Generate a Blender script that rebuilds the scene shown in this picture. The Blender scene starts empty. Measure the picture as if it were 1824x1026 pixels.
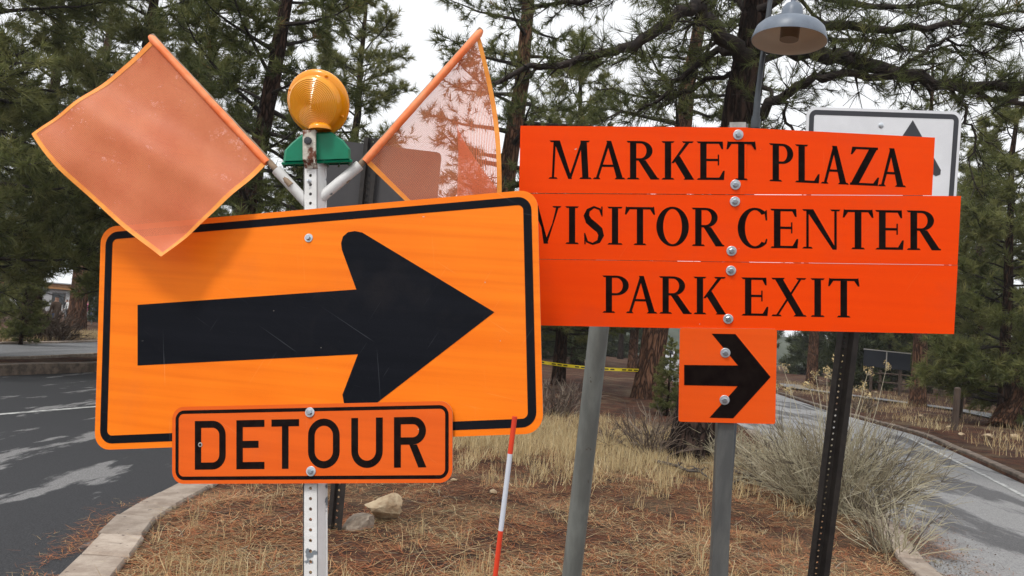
import bpy, bmesh, math, random
import numpy as np
from mathutils import Vector, Matrix
random.seed(7); rng = np.random.default_rng(11)
scene = bpy.context.scene
col = scene.collection
PI = math.pi

# ------------------------------------------------------------------ camera
FPX = 1400.0; W0, H0 = 1824, 1026
PITCH = math.radians(3.55); ROLL = math.radians(4.5)
CAM = Vector((0, 0, 1.55))
fw = Vector((0, math.cos(PITCH), math.sin(PITCH)))
u0 = Vector((0, -math.sin(PITCH), math.cos(PITCH))); r0 = Vector((1, 0, 0))
rt = r0*math.cos(ROLL) + u0*math.sin(ROLL)
up = u0*math.cos(ROLL) - r0*math.sin(ROLL)
cd = bpy.data.cameras.new('camera'); cam = bpy.data.objects.new('camera', cd); col.objects.link(cam)
cd.sensor_width = 36.0; cd.lens = 36.0*FPX/W0; cd.clip_end = 3000; cd.clip_start = 0.05
m = Matrix((( rt.x, up.x, -fw.x, CAM.x), (rt.y, up.y, -fw.y, CAM.y), (rt.z, up.z, -fw.z, CAM.z), (0, 0, 0, 1)))
cam.matrix_world = m
scene.camera = cam

# ------------------------------------------------------------------ sky, sun, exposure
SUN_EL, SUN_AZ = math.radians(52), math.radians(215)     # azimuth clockwise from +Y: behind the camera, a little left
w = bpy.data.worlds.new('World'); scene.world = w; w.use_nodes = True
nt = w.node_tree; bg = nt.nodes['Background']
sky = nt.nodes.new('ShaderNodeTexSky'); sky.sky_type = 'NISHITA'; sky.sun_disc = False
sky.sun_elevation = SUN_EL; sky.sun_rotation = SUN_AZ; sky.air_density = 1.0; sky.dust_density = 3.0
hs = nt.nodes.new('ShaderNodeHueSaturation'); hs.inputs['Saturation'].default_value = 0.12
nt.links.new(sky.outputs[0], hs.inputs['Color'])
mx = nt.nodes.new('ShaderNodeMix'); mx.data_type = 'RGBA'; mx.inputs[0].default_value = 0.8
nt.links.new(hs.outputs[0], mx.inputs[6]); mx.inputs[7].default_value = (9.6, 9.75, 10.0, 1)   # even cloud cover over the clear sky
nt.links.new(mx.outputs[2], bg.inputs['Color']); bg.inputs['Strength'].default_value = 0.105
sd = bpy.data.lights.new('sun', 'SUN'); sd.energy = 1.5; sd.angle = math.radians(11); sd.color = (1, 0.97, 0.92)
sun = bpy.data.objects.new('sun', sd); col.objects.link(sun)
sdir = Vector((math.sin(SUN_AZ)*math.cos(SUN_EL), math.cos(SUN_AZ)*math.cos(SUN_EL), math.sin(SUN_EL)))
sun.rotation_euler = (-sdir).to_track_quat('-Z', 'Y').to_euler()
vs = scene.view_settings; vs.view_transform = 'Standard'; vs.look = 'None'; vs.gamma = 1.0; vs.exposure = 0.36
cy = scene.cycles; cy.max_bounces = 6; cy.diffuse_bounces = 2; cy.glossy_bounces = 2; cy.transmission_bounces = 4; cy.transparent_max_bounces = 12

# ------------------------------------------------------------------ helpers
def ray(px, py): return fw + rt*((px-912)/FPX) + up*((513-py)/FPX)
def at(px, py, d): return CAM + ray(px, py)*d
def ground(px, py, z=0.0):
    r = ray(px, py); return CAM + r*((z-CAM.z)/r.z)
def on_plane(px, py, p0, n):
    r = ray(px, py); return CAM + r*((p0-CAM).dot(n)/r.dot(n))
def base_at(px, dist, z=0.0):
    """ground point in picture column px (at the horizon) at the given distance"""
    r = ray(px, 600+0.0787*(px-912)); r.z = 0; p = r*(dist/r.y); return Vector((p.x, p.y, z))

def tag(o, label=None, cat=None, group=None, kind=None):
    if label: o['label'] = label
    if cat: o['category'] = cat
    if group: o['group'] = group
    if kind: o['kind'] = kind
    return o
def empty(name, loc, label=None, cat=None, group=None, kind=None):
    o = bpy.data.objects.new(name, None); col.objects.link(o); o.location = loc; o.empty_display_size = 0.1
    return tag(o, label, cat, group, kind)

class MB:
    """collects faces in world coordinates; build() links ONE mesh object"""
    def __init__(self): self.v = []; self.f = []; self.mi = []
    def face(self, pts, mi=0):
        b = len(self.v); self.v += [Vector(p) for p in pts]; self.f.append(tuple(range(b, b+len(pts)))); self.mi.append(mi)
    def grid(self, rows, mi=0, closed=False):
        b = len(self.v); n = len(rows[0])
        for r in rows: self.v += [Vector(p) for p in r]
        for i in range(len(rows)-1):
            for j in range(n if closed else n-1):
                k = (j+1) % n
                self.f.append((b+i*n+j, b+i*n+k, b+(i+1)*n+k, b+(i+1)*n+j)); self.mi.append(mi)
    def tube(self, pts, radii, sides=8, mi=0, cap=True):
        pts = [Vector(p) for p in pts]; n = len(pts)
        if not hasattr(radii, '__len__'): radii = [radii]*n
        rows = []; prev = None
        for i, p in enumerate(pts):
            t = (pts[min(i+1, n-1)]-pts[max(i-1, 0)])
            if t.length < 1e-9: t = Vector((0, 0, 1))
            t.normalize()
            a = prev if prev is not None else (Vector((1, 0, 0)) if abs(t.x) < .8 else Vector((0, 1, 0)))
            a = (a - t*a.dot(t))
            if a.length < 1e-6: a = t.orthogonal()
            a.normalize(); b = t.cross(a); prev = a
            rows.append([p+(a*math.cos(2*PI*k/sides)+b*math.sin(2*PI*k/sides))*radii[i] for k in range(sides)])
        self.grid(rows, mi, closed=True)
        if cap and sides > 3:
            self.face(rows[0][::-1], mi); self.face(rows[-1], mi)
    def box(self, c, x, y, z, mi=0):
        """half-extent vectors x, y, z"""
        c, x, y, z = map(Vector, (c, x, y, z))
        P = lambda i, j, k: c+x*i+y*j+z*k
        for q in (((-1,-1,-1),(-1,1,-1),(1,1,-1),(1,-1,-1)), ((-1,-1,1),(1,-1,1),(1,1,1),(-1,1,1)),
                  ((-1,-1,-1),(1,-1,-1),(1,-1,1),(-1,-1,1)), ((-1,1,-1),(-1,1,1),(1,1,1),(1,1,-1)),
                  ((-1,-1,-1),(-1,-1,1),(-1,1,1),(-1,1,-1)), ((1,-1,-1),(1,1,-1),(1,1,1),(1,-1,1))):
            self.face([P(*t) for t in q], mi)
    def lathe(self, o, axis, prof, sides=32, mi=0):
        o = Vector(o); t = Vector(axis).normalized(); a = t.orthogonal().normalized(); b = t.cross(a)
        rows = [[o+t*z+(a*math.cos(2*PI*k/sides)+b*math.sin(2*PI*k/sides))*max(r, 1e-5) for k in range(sides)] for r, z in prof]
        self.grid(rows, mi, closed=True)
    def prism(self, poly, n, th, mi=0, side=None):
        """front face polygon (world points), thickness th away from n"""
        n = Vector(n); fr = [Vector(p) for p in poly]; bk = [p-n*th for p in fr]
        self.face(fr, mi); self.face(bk[::-1], mi if side is None else side)
        for i in range(len(fr)):
            j = (i+1) % len(fr); self.face([fr[i], bk[i], bk[j], fr[j]], mi if side is None else side)
    def build(self, name, mats, parent=None, origin=None, smooth=False, weld=False):
        o = Vector(origin) if origin is not None else (parent_world(parent) if parent else Vector((0, 0, 0)))
        me = bpy.data.meshes.new(name)
        me.from_pydata([tuple(p-o) for p in self.v], [], self.f)
        if not isinstance(mats, (list, tuple)): mats = [mats]
        for q in mats: me.materials.append(q)
        me.polygons.foreach_set('material_index', self.mi)
        if weld:
            bm = bmesh.new(); bm.from_mesh(me); bmesh.ops.remove_doubles(bm, verts=bm.verts, dist=1e-5)
            bmesh.ops.recalc_face_normals(bm, faces=bm.faces); bm.to_mesh(me); bm.free()
        if smooth: me.polygons.foreach_set('use_smooth', [True]*len(me.polygons))
        me.update()
        ob = bpy.data.objects.new(name, me); col.objects.link(ob)
        if parent: ob.parent = parent
        else: ob.location = o
        return ob
def parent_world(p):
    v = Vector((0, 0, 0))
    while p is not None: v = v + p.location; p = p.parent
    return v
def smooth_angle(ob, deg=35):
    me = ob.data; me.polygons.foreach_set('use_smooth', [True]*len(me.polygons))
    try: me.set_sharp_from_angle(angle=math.radians(deg))
    except Exception: pass

def fast_mesh(name, verts, tris, mats, mi=None, tint=None):
    me = bpy.data.meshes.new(name); nv, nf = len(verts), len(tris)
    me.vertices.add(nv); me.vertices.foreach_set('co', np.ascontiguousarray(verts, dtype=np.float32).ravel())
    me.loops.add(nf*3); me.loops.foreach_set('vertex_index', np.ascontiguousarray(tris, dtype=np.int32).ravel())
    me.polygons.add(nf); me.polygons.foreach_set('loop_start', np.arange(0, nf*3, 3, dtype=np.int32))
    if mi is not None: me.polygons.foreach_set('material_index', np.ascontiguousarray(mi, dtype=np.int32))
    for q in (mats if isinstance(mats, (list, tuple)) else [mats]): me.materials.append(q)
    if tint is not None:
        a = me.attributes.new('tint', 'FLOAT', 'POINT'); a.data.foreach_set('value', np.ascontiguousarray(tint, dtype=np.float32))
    me.update(calc_edges=True); me.validate()
    return me

# ------------------------------------------------------------------ materials
def mat(name, c, rough=.6, c2=None, scale=5.0, stretch=(1, 1, 1), lo=.4, hi=.6, detail=6, bump=0, bscale=None, metal=0, spec=.4, chips=None, chip_scale=60, chip_lo=.72, coat=0, rough2=None):
    M = bpy.data.materials.new(name); M.use_nodes = True; n = M.node_tree; L = n.links.new
    b = n.nodes['Principled BSDF']; b.inputs['Roughness'].default_value = rough; b.inputs['Metallic'].default_value = metal
    b.inputs['Specular IOR Level'].default_value = spec; b.inputs['Base Color'].default_value = (*c, 1)
    if coat: b.inputs['Coat Weight'].default_value = coat
    if c2 is None and not bump and chips is None: return M
    tc = n.nodes.new('ShaderNodeTexCoord'); mp = n.nodes.new('ShaderNodeMapping'); mp.inputs['Scale'].default_value = stretch
    L(tc.outputs['Object'], mp.inputs['Vector'])
    out = None
    if c2 is not None:
        no = n.nodes.new('ShaderNodeTexNoise'); no.inputs['Scale'].default_value = scale; no.inputs['Detail'].default_value = detail; no.inputs['Roughness'].default_value = .65
        L(mp.outputs[0], no.inputs['Vector'])
        mr = n.nodes.new('ShaderNodeMapRange'); mr.inputs[1].default_value = lo; mr.inputs[2].default_value = hi; L(no.outputs[0], mr.inputs[0])
        mi = n.nodes.new('ShaderNodeMix'); mi.data_type = 'RGBA'; mi.inputs[6].default_value = (*c, 1); mi.inputs[7].default_value = (*c2, 1)
        L(mr.outputs[0], mi.inputs[0]); out = mi.outputs[2]
        if rough2 is not None:
            r2 = n.nodes.new('ShaderNodeMapRange'); r2.inputs[3].default_value = rough; r2.inputs[4].default_value = rough2
            L(mr.outputs[0], r2.inputs[0]); L(r2.outputs[0], b.inputs['Roughness'])
    if chips is not None:
        no = n.nodes.new('ShaderNodeTexNoise'); no.inputs['Scale'].default_value = chip_scale; no.inputs['Detail'].default_value = 3
        L(tc.outputs['Object'], no.inputs['Vector'])
        mr = n.nodes.new('ShaderNodeMapRange'); mr.inputs[1].default_value = chip_lo; mr.inputs[2].default_value = chip_lo+.03; L(no.outputs[0], mr.inputs[0])
        mi = n.nodes.new('ShaderNodeMix'); mi.data_type = 'RGBA'; mi.inputs[7].default_value = (*chips, 1); L(mr.outputs[0], mi.inputs[0])
        if out is not None: L(out, mi.inputs[6])
        else: mi.inputs[6].default_value = (*c, 1)
        out = mi.outputs[2]
    if out is not None: L(out, b.inputs['Base Color'])
    if bump:
        no = n.nodes.new('ShaderNodeTexNoise'); no.inputs['Scale'].default_value = bscale or scale*3; no.inputs['Detail'].default_value = 8
        L(mp.outputs[0], no.inputs['Vector'])
        bp = n.nodes.new('ShaderNodeBump'); bp.inputs['Strength'].default_value = bump; bp.inputs['Distance'].default_value = .02
        L(no.outputs[0], bp.inputs['Height']); L(bp.outputs[0], b.inputs['Normal'])
    return M

def sheeting(name, c, c2, scratch=(1, .55, .25), amount=.5, spec=.14):
    """retroreflective sheeting: faint horizontal streaks, fine honeycomb, pale scratches"""
    M = bpy.data.materials.new(name); M.use_nodes = True; n = M.node_tree; L = n.links.new; N = n.nodes.new
    b = n.nodes['Principled BSDF']; b.inputs['Roughness'].default_value = .42; b.inputs['Specular IOR Level'].default_value = spec
    tc = N('ShaderNodeTexCoord'); mp = N('ShaderNodeMapping'); mp.inputs['Scale'].default_value = (1.6, 1.6, 55); mp.inputs['Rotation'].default_value = (0, math.radians(4), 0)
    L(tc.outputs['Object'], mp.inputs['Vector'])
    no = N('ShaderNodeTexNoise'); no.inputs['Scale'].default_value = 1.0; no.inputs['Detail'].default_value = 4; L(mp.outputs[0], no.inputs['Vector'])
    big = N('ShaderNodeTexNoise'); big.inputs['Scale'].default_value = 2.2; big.inputs['Detail'].default_value = 5; L(tc.outputs['Object'], big.inputs['Vector'])
    ad = N('ShaderNodeMath'); ad.operation = 'ADD'; L(no.outputs[0], ad.inputs[0]); L(big.outputs[0], ad.inputs[1])
    mr = N('ShaderNodeMapRange'); mr.inputs[1].default_value = .75; mr.inputs[2].default_value = 1.3; L(ad.outputs[0], mr.inputs[0])
    mi = N('ShaderNodeMix'); mi.data_type = 'RGBA'; mi.inputs[6].default_value = (*c, 1); mi.inputs[7].default_value = (*c2, 1); L(mr.outputs[0], mi.inputs[0])
    gr = N('ShaderNodeTexNoise'); gr.inputs['Scale'].default_value = 3.5; gr.inputs['Detail'].default_value = 9; gr.inputs['Roughness'].default_value = .7; L(tc.outputs['Object'], gr.inputs['Vector'])
    gm_ = N('ShaderNodeMapRange'); gm_.inputs[1].default_value = .52; gm_.inputs[2].default_value = .75; gm_.inputs[4].default_value = .22; L(gr.outputs[0], gm_.inputs[0])
    gd = N('ShaderNodeMix'); gd.data_type = 'RGBA'; gd.inputs[7].default_value = (c[0]*.55+.05, c[1]*.5+.04, c[2]*.5+.035, 1); L(gm_.outputs[0], gd.inputs[0]); L(mi.outputs[2], gd.inputs[6])
    prev = gd.outputs[2]
    for k, (rot, sc, lo) in enumerate(((28, (3.5, 3.5, 230), .725), (-62, (4.5, 4.5, 260), .73), (80, (3, 3, 220), .735), (8, (6, 6, 300), .74))):
        m2 = N('ShaderNodeMapping'); m2.vector_type = 'TEXTURE'; m2.inputs['Rotation'].default_value = (0, math.radians(rot), 0); m2.inputs['Scale'].default_value = tuple(1/q for q in sc); m2.inputs['Location'].default_value = (k*3.1, 0, k)
        L(tc.outputs['Object'], m2.inputs['Vector'])
        s = N('ShaderNodeTexNoise'); s.inputs['Scale'].default_value = 1.0; s.inputs['Detail'].default_value = 2; L(m2.outputs[0], s.inputs['Vector'])
        q = N('ShaderNodeMapRange'); q.inputs[1].default_value = lo; q.inputs[2].default_value = lo+.05; q.inputs[4].default_value = amount; L(s.outputs[0], q.inputs[0])
        mm = N('ShaderNodeMix'); mm.data_type = 'RGBA'; mm.inputs[7].default_value = (*scratch, 1); L(q.outputs[0], mm.inputs[0]); L(prev, mm.inputs[6]); prev = mm.outputs[2]
    ch = N('ShaderNodeTexNoise'); ch.inputs['Scale'].default_value = 55; ch.inputs['Detail'].default_value = 2; L(tc.outputs['Object'], ch.inputs['Vector'])
    q = N('ShaderNodeMapRange'); q.inputs[1].default_value = .78; q.inputs[2].default_value = .8; L(ch.outputs[0], q.inputs[0])
    mm = N('ShaderNodeMix'); mm.data_type = 'RGBA'; mm.inputs[7].default_value = (.6, .55, .5, 1); L(q.outputs[0], mm.inputs[0]); L(prev, mm.inputs[6])
    L(mm.outputs[2], b.inputs['Base Color'])
    v = N('ShaderNodeTexVoronoi'); v.inputs['Scale'].default_value = 240; L(tc.outputs['Object'], v.inputs['Vector'])
    bp = N('ShaderNodeBump'); bp.inputs['Strength'].default_value = .12; bp.inputs['Distance'].default_value = .001; L(v.outputs[0], bp.inputs['Height']); L(bp.outputs[0], b.inputs['Normal'])
    return M

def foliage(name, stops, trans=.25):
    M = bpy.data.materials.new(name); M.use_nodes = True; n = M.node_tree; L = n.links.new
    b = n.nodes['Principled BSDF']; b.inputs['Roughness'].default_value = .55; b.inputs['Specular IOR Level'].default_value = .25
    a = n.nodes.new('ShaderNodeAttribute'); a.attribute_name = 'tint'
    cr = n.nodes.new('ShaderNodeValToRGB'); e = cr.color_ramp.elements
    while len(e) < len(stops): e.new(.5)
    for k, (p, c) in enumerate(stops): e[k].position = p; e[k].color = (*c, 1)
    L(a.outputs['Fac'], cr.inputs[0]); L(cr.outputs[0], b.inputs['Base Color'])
    t = n.nodes.new('ShaderNodeBsdfTranslucent'); L(cr.outputs[0], t.inputs['Color'])
    ms = n.nodes.new('ShaderNodeMixShader'); ms.inputs[0].default_value = trans
    L(b.outputs[0], ms.inputs[1]); L(t.outputs[0], ms.inputs[2]); L(ms.outputs[0], n.nodes['Material Output'].inputs['Surface'])
    return M

def mesh_cloth(name, c, c2, open_frac):
    """woven vinyl mesh: real gaps between the threads let the view through"""
    M = bpy.data.materials.new(name); M.use_nodes = True; n = M.node_tree; L = n.links.new; N = n.nodes.new
    b = n.nodes['Principled BSDF']; b.inputs['Roughness'].default_value = .5
    tc = N('ShaderNodeTexCoord'); no = N('ShaderNodeTexNoise'); no.inputs['Scale'].default_value = 9; no.inputs['Detail'].default_value = 5; L(tc.outputs['Object'], no.inputs['Vector'])
    mr = N('ShaderNodeMapRange'); mr.inputs[1].default_value = .35; mr.inputs[2].default_value = .65; L(no.outputs[0], mr.inputs[0])
    mi = N('ShaderNodeMix'); mi.data_type = 'RGBA'; mi.inputs[6].default_value = (*c, 1); mi.inputs[7].default_value = (*c2, 1); L(mr.outputs[0], mi.inputs[0]); L(mi.outputs[2], b.inputs['Base Color'])
    tl = N('ShaderNodeBsdfTranslucent'); L(mi.outputs[2], tl.inputs['Color'])
    m1 = N('ShaderNodeMixShader'); m1.inputs[0].default_value = .35; L(b.outputs[0], m1.inputs[1]); L(tl.outputs[0], m1.inputs[2])
    uv = N('ShaderNodeUVMap'); sx = N('ShaderNodeSeparateXYZ'); L(uv.outputs[0], sx.inputs[0])
    hs = []
    for k in (0, 1):
        f = N('ShaderNodeMath'); f.operation = 'MULTIPLY'; f.inputs[1].default_value = 150; L(sx.outputs[k], f.inputs[0])
        g = N('ShaderNodeMath'); g.operation = 'FRACT'; L(f.outputs[0], g.inputs[0])
        h = N('ShaderNodeMath'); h.operation = 'LESS_THAN'; h.inputs[1].default_value = open_frac; L(g.outputs[0], h.inputs[0]); hs.append(h)
    p = N('ShaderNodeMath'); p.operation = 'MULTIPLY'; L(hs[0].outputs[0], p.inputs[0]); L(hs[1].outputs[0], p.inputs[1])
    tr = N('ShaderNodeBsdfTransparent'); m2 = N('ShaderNodeMixShader'); L(p.outputs[0], m2.inputs[0]); L(m1.outputs[0], m2.inputs[1]); L(tr.outputs[0], m2.inputs[2])
    L(m2.outputs[0], n.nodes['Material Output'].inputs['Surface'])
    return M

MT = {}
MT['arrow_orange'] = sheeting('arrow_sign_orange', (.98, .225, .008), (.84, .155, .004), (1, .40, .13), .3)
MT['plate_orange'] = sheeting('detour_plate_orange', (.80, .125, .012), (.70, .10, .01), (1, .4, .18), .3)
MT['board_orange'] = sheeting('board_orange', (1.0, .072, .001), (.96, .062, .001), (1, .16, .04), .3)
MT['square_orange'] = sheeting('square_orange', (.96, .115, .012), (.90, .10, .01), (1, .3, .1), .3)
MT['black'] = sheeting('sign_black', (.006, .007, .010), (.009, .010, .014), (.11, .115, .13), .35, .05)
MT['letter_black'] = mat('letter_black', (.007, .004, .004), .5, c2=(.012, .008, .007), scale=30, spec=.05)
MT['white_sheet'] = mat('white_sheeting', (.84, .85, .88), .4, c2=(.78, .79, .82), scale=6, bump=.02)
MT['border_grey'] = mat('border_charcoal', (.05, .052, .06), .5)
MT['alu'] = mat('bare_aluminium', (.55, .53, .50), .45, metal=.6, c2=(.4, .38, .36), scale=40)
MT['bolt'] = mat('zinc_bolt', (.66, .70, .74), .38, metal=.55, c2=(.52, .56, .60), scale=60)
MT['bolt_head'] = mat('zinc_bolt_head', (.42, .47, .52), .3, metal=.8)
MT['white_post'] = mat('white_painted_steel', (.74, .73, .72), .5, c2=(.66, .65, .63), scale=12, chips=(.18, .20, .22), chip_scale=22, chip_lo=.61, bump=.1, bscale=40)
MT['galv'] = mat('galvanised_steel', (.17, .175, .17), .5, metal=.35, c2=(.12, .125, .125), scale=18, stretch=(1, 1, .15), bump=.05)
MT['pipe'] = mat('grey_painted_pipe', (.19, .20, .185), .5, chips=(.10, .085, .07), chip_scale=30, chip_lo=.69, c2=(.135, .14, .13), scale=14, stretch=(1, 1, .2), bump=.06, bscale=60)
MT['dark_post'] = mat('brown_black_post', (.036, .031, .028), .5, c2=(.025, .022, .021), scale=20, bump=.05, spec=.25)
MT['back'] = mat('dark_sign_back', (.055, .052, .054), .6, c2=(.045, .043, .046), scale=4)
MT['rust'] = mat('rusty_bracket', (.62, .58, .50), .6, c2=(.16, .05, .025), scale=28, lo=.48, hi=.56, bump=.25, bscale=60)
MT['green'] = mat('green_plastic', (.0, .22, .115), .38, c2=(.0, .18, .09), scale=10, chips=(.3, .5, .42), chip_scale=40, chip_lo=.73)
MT['green_shaded'] = mat('green_plastic_shaded', (.0, .10, .055), .5)  # darker copy of the green plastic, shade under the case put into the colour
MT['sleeve'] = mat('orange_vinyl_sleeve', (.95, .20, .05), .5, c2=(.98, .30, .12), scale=14, bump=.05)
MT['hem'] = mat('yellow_orange_hem', (.92, .35, .05), .55, c2=(.86, .27, .04), scale=25)
MT['dowel'] = mat('weathered_dowel', (.34, .24, .16), .7, c2=(.22, .16, .11), scale=30)
MT['cloth'] = mesh_cloth('orange_mesh_cloth', (.90, .27, .115), (.80, .205, .08), .36)
MT['cloth_open'] = mesh_cloth('orange_mesh_cloth_thin', (.92, .31, .15), (.88, .25, .11), .68)
def amber(name, c, rough):
    M = mat(name, c, rough, coat=.4); b = M.node_tree.nodes['Principled BSDF']
    b.inputs['Transmission Weight'].default_value = .08; b.inputs['IOR'].default_value = 1.45
    b.inputs['Subsurface Weight'].default_value = .3; b.inputs['Subsurface Radius'].default_value = (.02, .01, .002)
    return M
MT['amber'] = amber('amber_plastic', (.95, .35, .004), .25)
MT['amber_lens'] = amber('amber_lens', (.95, .40, .03), .22)
MT['lamp'] = mat('grey_blue_enamel', (.16, .19, .235), .4, c2=(.13, .155, .195), scale=9, bump=.02)
MT['lamp_pole'] = mat('slate_pole', (.060, .070, .082), .5, c2=(.045, .053, .062), scale=12)
MT['lamp_in'] = mat('lamp_white_inside', (.74, .64, .53), .5)
MT['lamp_bulb'] = mat('lamp_globe', (.20, .13, .075), .3)
MT['stake_red'] = mat('stake_red', (.75, .06, .02), .45, c2=(.68, .05, .02), scale=20)
MT['stake_white'] = mat('stake_white', (.62, .65, .72), .45)
def bark(name, furrow, plate, plate2, sc=12.0):
    M = bpy.data.materials.new(name); M.use_nodes = True; n = M.node_tree; L = n.links.new; N = n.nodes.new
    b = n.nodes['Principled BSDF']; b.inputs['Roughness'].default_value = .9; b.inputs['Specular IOR Level'].default_value = .12
    tc = N('ShaderNodeTexCoord'); mp = N('ShaderNodeMapping'); mp.inputs['Scale'].default_value = (1, 1, .22); L(tc.outputs['Object'], mp.inputs['Vector'])
    dn = N('ShaderNodeTexNoise'); dn.inputs['Scale'].default_value = 5; dn.inputs['Detail'].default_value = 5; L(mp.outputs[0], dn.inputs['Vector'])
    mx_ = N('ShaderNodeMix'); mx_.data_type = 'RGBA'; mx_.inputs[0].default_value = .30; L(mp.outputs[0], mx_.inputs[6]); L(dn.outputs['Color'], mx_.inputs[7])
    vo = N('ShaderNodeTexVoronoi'); vo.feature = 'DISTANCE_TO_EDGE'; vo.inputs['Scale'].default_value = sc; L(mx_.outputs[2], vo.inputs['Vector'])
    fi = N('ShaderNodeTexNoise'); fi.inputs['Scale'].default_value = 26; fi.inputs['Detail'].default_value = 7; L(mp.outputs[0], fi.inputs['Vector'])
    pm = N('ShaderNodeMapRange'); pm.inputs[1].default_value = .35; pm.inputs[2].default_value = .68; L(fi.outputs[0], pm.inputs[0])
    c1_ = N('ShaderNodeMix'); c1_.data_type = 'RGBA'; c1_.inputs[6].default_value = (*plate, 1); c1_.inputs[7].default_value = (*plate2, 1); L(pm.outputs[0], c1_.inputs[0])
    em = N('ShaderNodeMapRange'); em.inputs[1].default_value = .0; em.inputs[2].default_value = .22; L(vo.outputs['Distance'], em.inputs[0])
    c2_ = N('ShaderNodeMix'); c2_.data_type = 'RGBA'; c2_.inputs[6].default_value = (*furrow, 1); L(em.outputs[0], c2_.inputs[0]); L(c1_.outputs[2], c2_.inputs[7]); L(c2_.outputs[2], b.inputs['Base Color'])
    ad = N('ShaderNodeMath'); ad.operation = 'MULTIPLY_ADD'; ad.inputs[1].default_value = .35; L(fi.outputs[0], ad.inputs[0]); L(em.outputs[0], ad.inputs[2])
    bp = N('ShaderNodeBump'); bp.inputs['Strength'].default_value = 1; bp.inputs['Distance'].default_value = .04; L(ad.outputs[0], bp.inputs['Height']); L(bp.outputs[0], b.inputs['Normal'])
    return M
MT['bark_dark0'] = mat('bark_dark', (.032, .022, .018), .9, c2=(.075, .042, .030), scale=7, stretch=(1, 1, .22), bump=1.0, bscale=9)
MT['bark_dark'] = bark('pine_bark_dark', (.010, .007, .006), (.030, .019, .015), (.055, .034, .026))
MT['bark_red'] = bark('pine_bark_orange', (.030, .017, .012), (.115, .056, .034), (.19, .10, .062))
MT['bark_mid'] = bark('pine_bark_brown', (.012, .008, .007), (.055, .030, .021), (.085, .05, .036))
MT['bark_red0'] = mat('bark_orange', (.060, .032, .022), .9, c2=(.26, .13, .075), scale=6, stretch=(1, 1, .25), bump=1.0, bscale=8)
MT['bark_mid0'] = mat('bark_brown', (.040, .026, .020), .9, c2=(.13, .068, .045), scale=7, stretch=(1, 1, .22), bump=1.0, bscale=9)
MT['limb'] = mat('limb_bark', (.015, .011, .010), .9, c2=(.036, .026, .021), scale=12, bump=.7, bscale=25)
MT['deadwood'] = mat('dead_wood', (.05, .04, .034), .9, c2=(.12, .10, .085), scale=14, bump=.5)
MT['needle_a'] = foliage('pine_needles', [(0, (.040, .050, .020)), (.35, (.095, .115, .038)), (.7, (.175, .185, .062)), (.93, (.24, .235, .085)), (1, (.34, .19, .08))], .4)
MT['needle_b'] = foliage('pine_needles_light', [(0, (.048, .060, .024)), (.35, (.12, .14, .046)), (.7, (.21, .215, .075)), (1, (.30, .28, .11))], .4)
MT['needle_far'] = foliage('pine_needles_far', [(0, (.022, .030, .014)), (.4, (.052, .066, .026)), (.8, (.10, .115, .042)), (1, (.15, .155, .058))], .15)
MT['asphalt'] = None
def asphalt(name, c, cpatch, direction, lo, hi, rdry, rwet, stretch=(2.2, .22, 1)):
    M = bpy.data.materials.new(name); M.use_nodes = True; n = M.node_tree; L = n.links.new; N = n.nodes.new
    b = n.nodes['Principled BSDF']; b.inputs['Specular IOR Level'].default_value = .5
    tc = N('ShaderNodeTexCoord'); mp = N('ShaderNodeMapping'); mp.inputs['Rotation'].default_value = (0, 0, direction); mp.inputs['Scale'].default_value = stretch
    L(tc.outputs['Object'], mp.inputs['Vector'])
    no = N('ShaderNodeTexNoise'); no.inputs['Scale'].default_value = .9; no.inputs['Detail'].default_value = 7; no.inputs['Roughness'].default_value = .62; L(mp.outputs[0], no.inputs['Vector'])
    mr = N('ShaderNodeMapRange'); mr.inputs[1].default_value = lo; mr.inputs[2].default_value = hi; L(no.outputs[0], mr.inputs[0])
    fine = N('ShaderNodeTexNoise'); fine.inputs['Scale'].default_value = 80; fine.inputs['Detail'].default_value = 8; L(tc.outputs['Object'], fine.inputs['Vector'])
    f2 = N('ShaderNodeMapRange'); f2.inputs[1].default_value = .3; f2.inputs[2].default_value = .7; f2.inputs[3].default_value = .45; f2.inputs[4].default_value = 1.7; L(fine.outputs[0], f2.inputs[0])
    mi = N('ShaderNodeMix'); mi.data_type = 'RGBA'; mi.inputs[6].default_value = (*c, 1); mi.inputs[7].default_value = (*cpatch, 1); L(mr.outputs[0], mi.inputs[0])
    mu = N('ShaderNodeMix'); mu.data_type = 'RGBA'; mu.blend_type = 'MULTIPLY'; mu.inputs[0].default_value = 1; L(mi.outputs[2], mu.inputs[6]); L(f2.outputs[0], mu.inputs[7]); L(mu.outputs[2], b.inputs['Base Color'])
    r = N('ShaderNodeMapRange'); r.inputs[3].default_value = rdry; r.inputs[4].default_value = rwet; L(mr.outputs[0], r.inputs[0]); L(r.outputs[0], b.inputs['Roughness'])
    bp = N('ShaderNodeBump'); bp.inputs['Strength'].default_value = .35; bp.inputs['Distance'].default_value = .006; L(fine.outputs[0], bp.inputs['Height']); L(bp.outputs[0], b.inputs['Normal'])
    return M
MT['asphalt'] = asphalt('asphalt_dark', (.025, .025, .028), (.19, .185, .185), math.radians(-10), .555, .60, .75, .5, (2.0, .45, 1))  # wet streaks; the sky reflected in them is painted as paler colour
MT['asphalt_pale'] = asphalt('asphalt_sky_sheen', (.23, .225, .225), (.075, .073, .075), math.radians(-6), .50, .57, .45, .7, (1.1, .3, 1))  # pale base paints the sky's reflection on wet asphalt; patches are darker
MT['path'] = asphalt('path_grey', (.16, .16, .165), (.11, .11, .115), 0, .5, .6, .7, .6)
MT['paint'] = mat('road_paint', (.50, .50, .48), .6, c2=(.20, .20, .20), scale=9, lo=.42, hi=.62)
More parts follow.
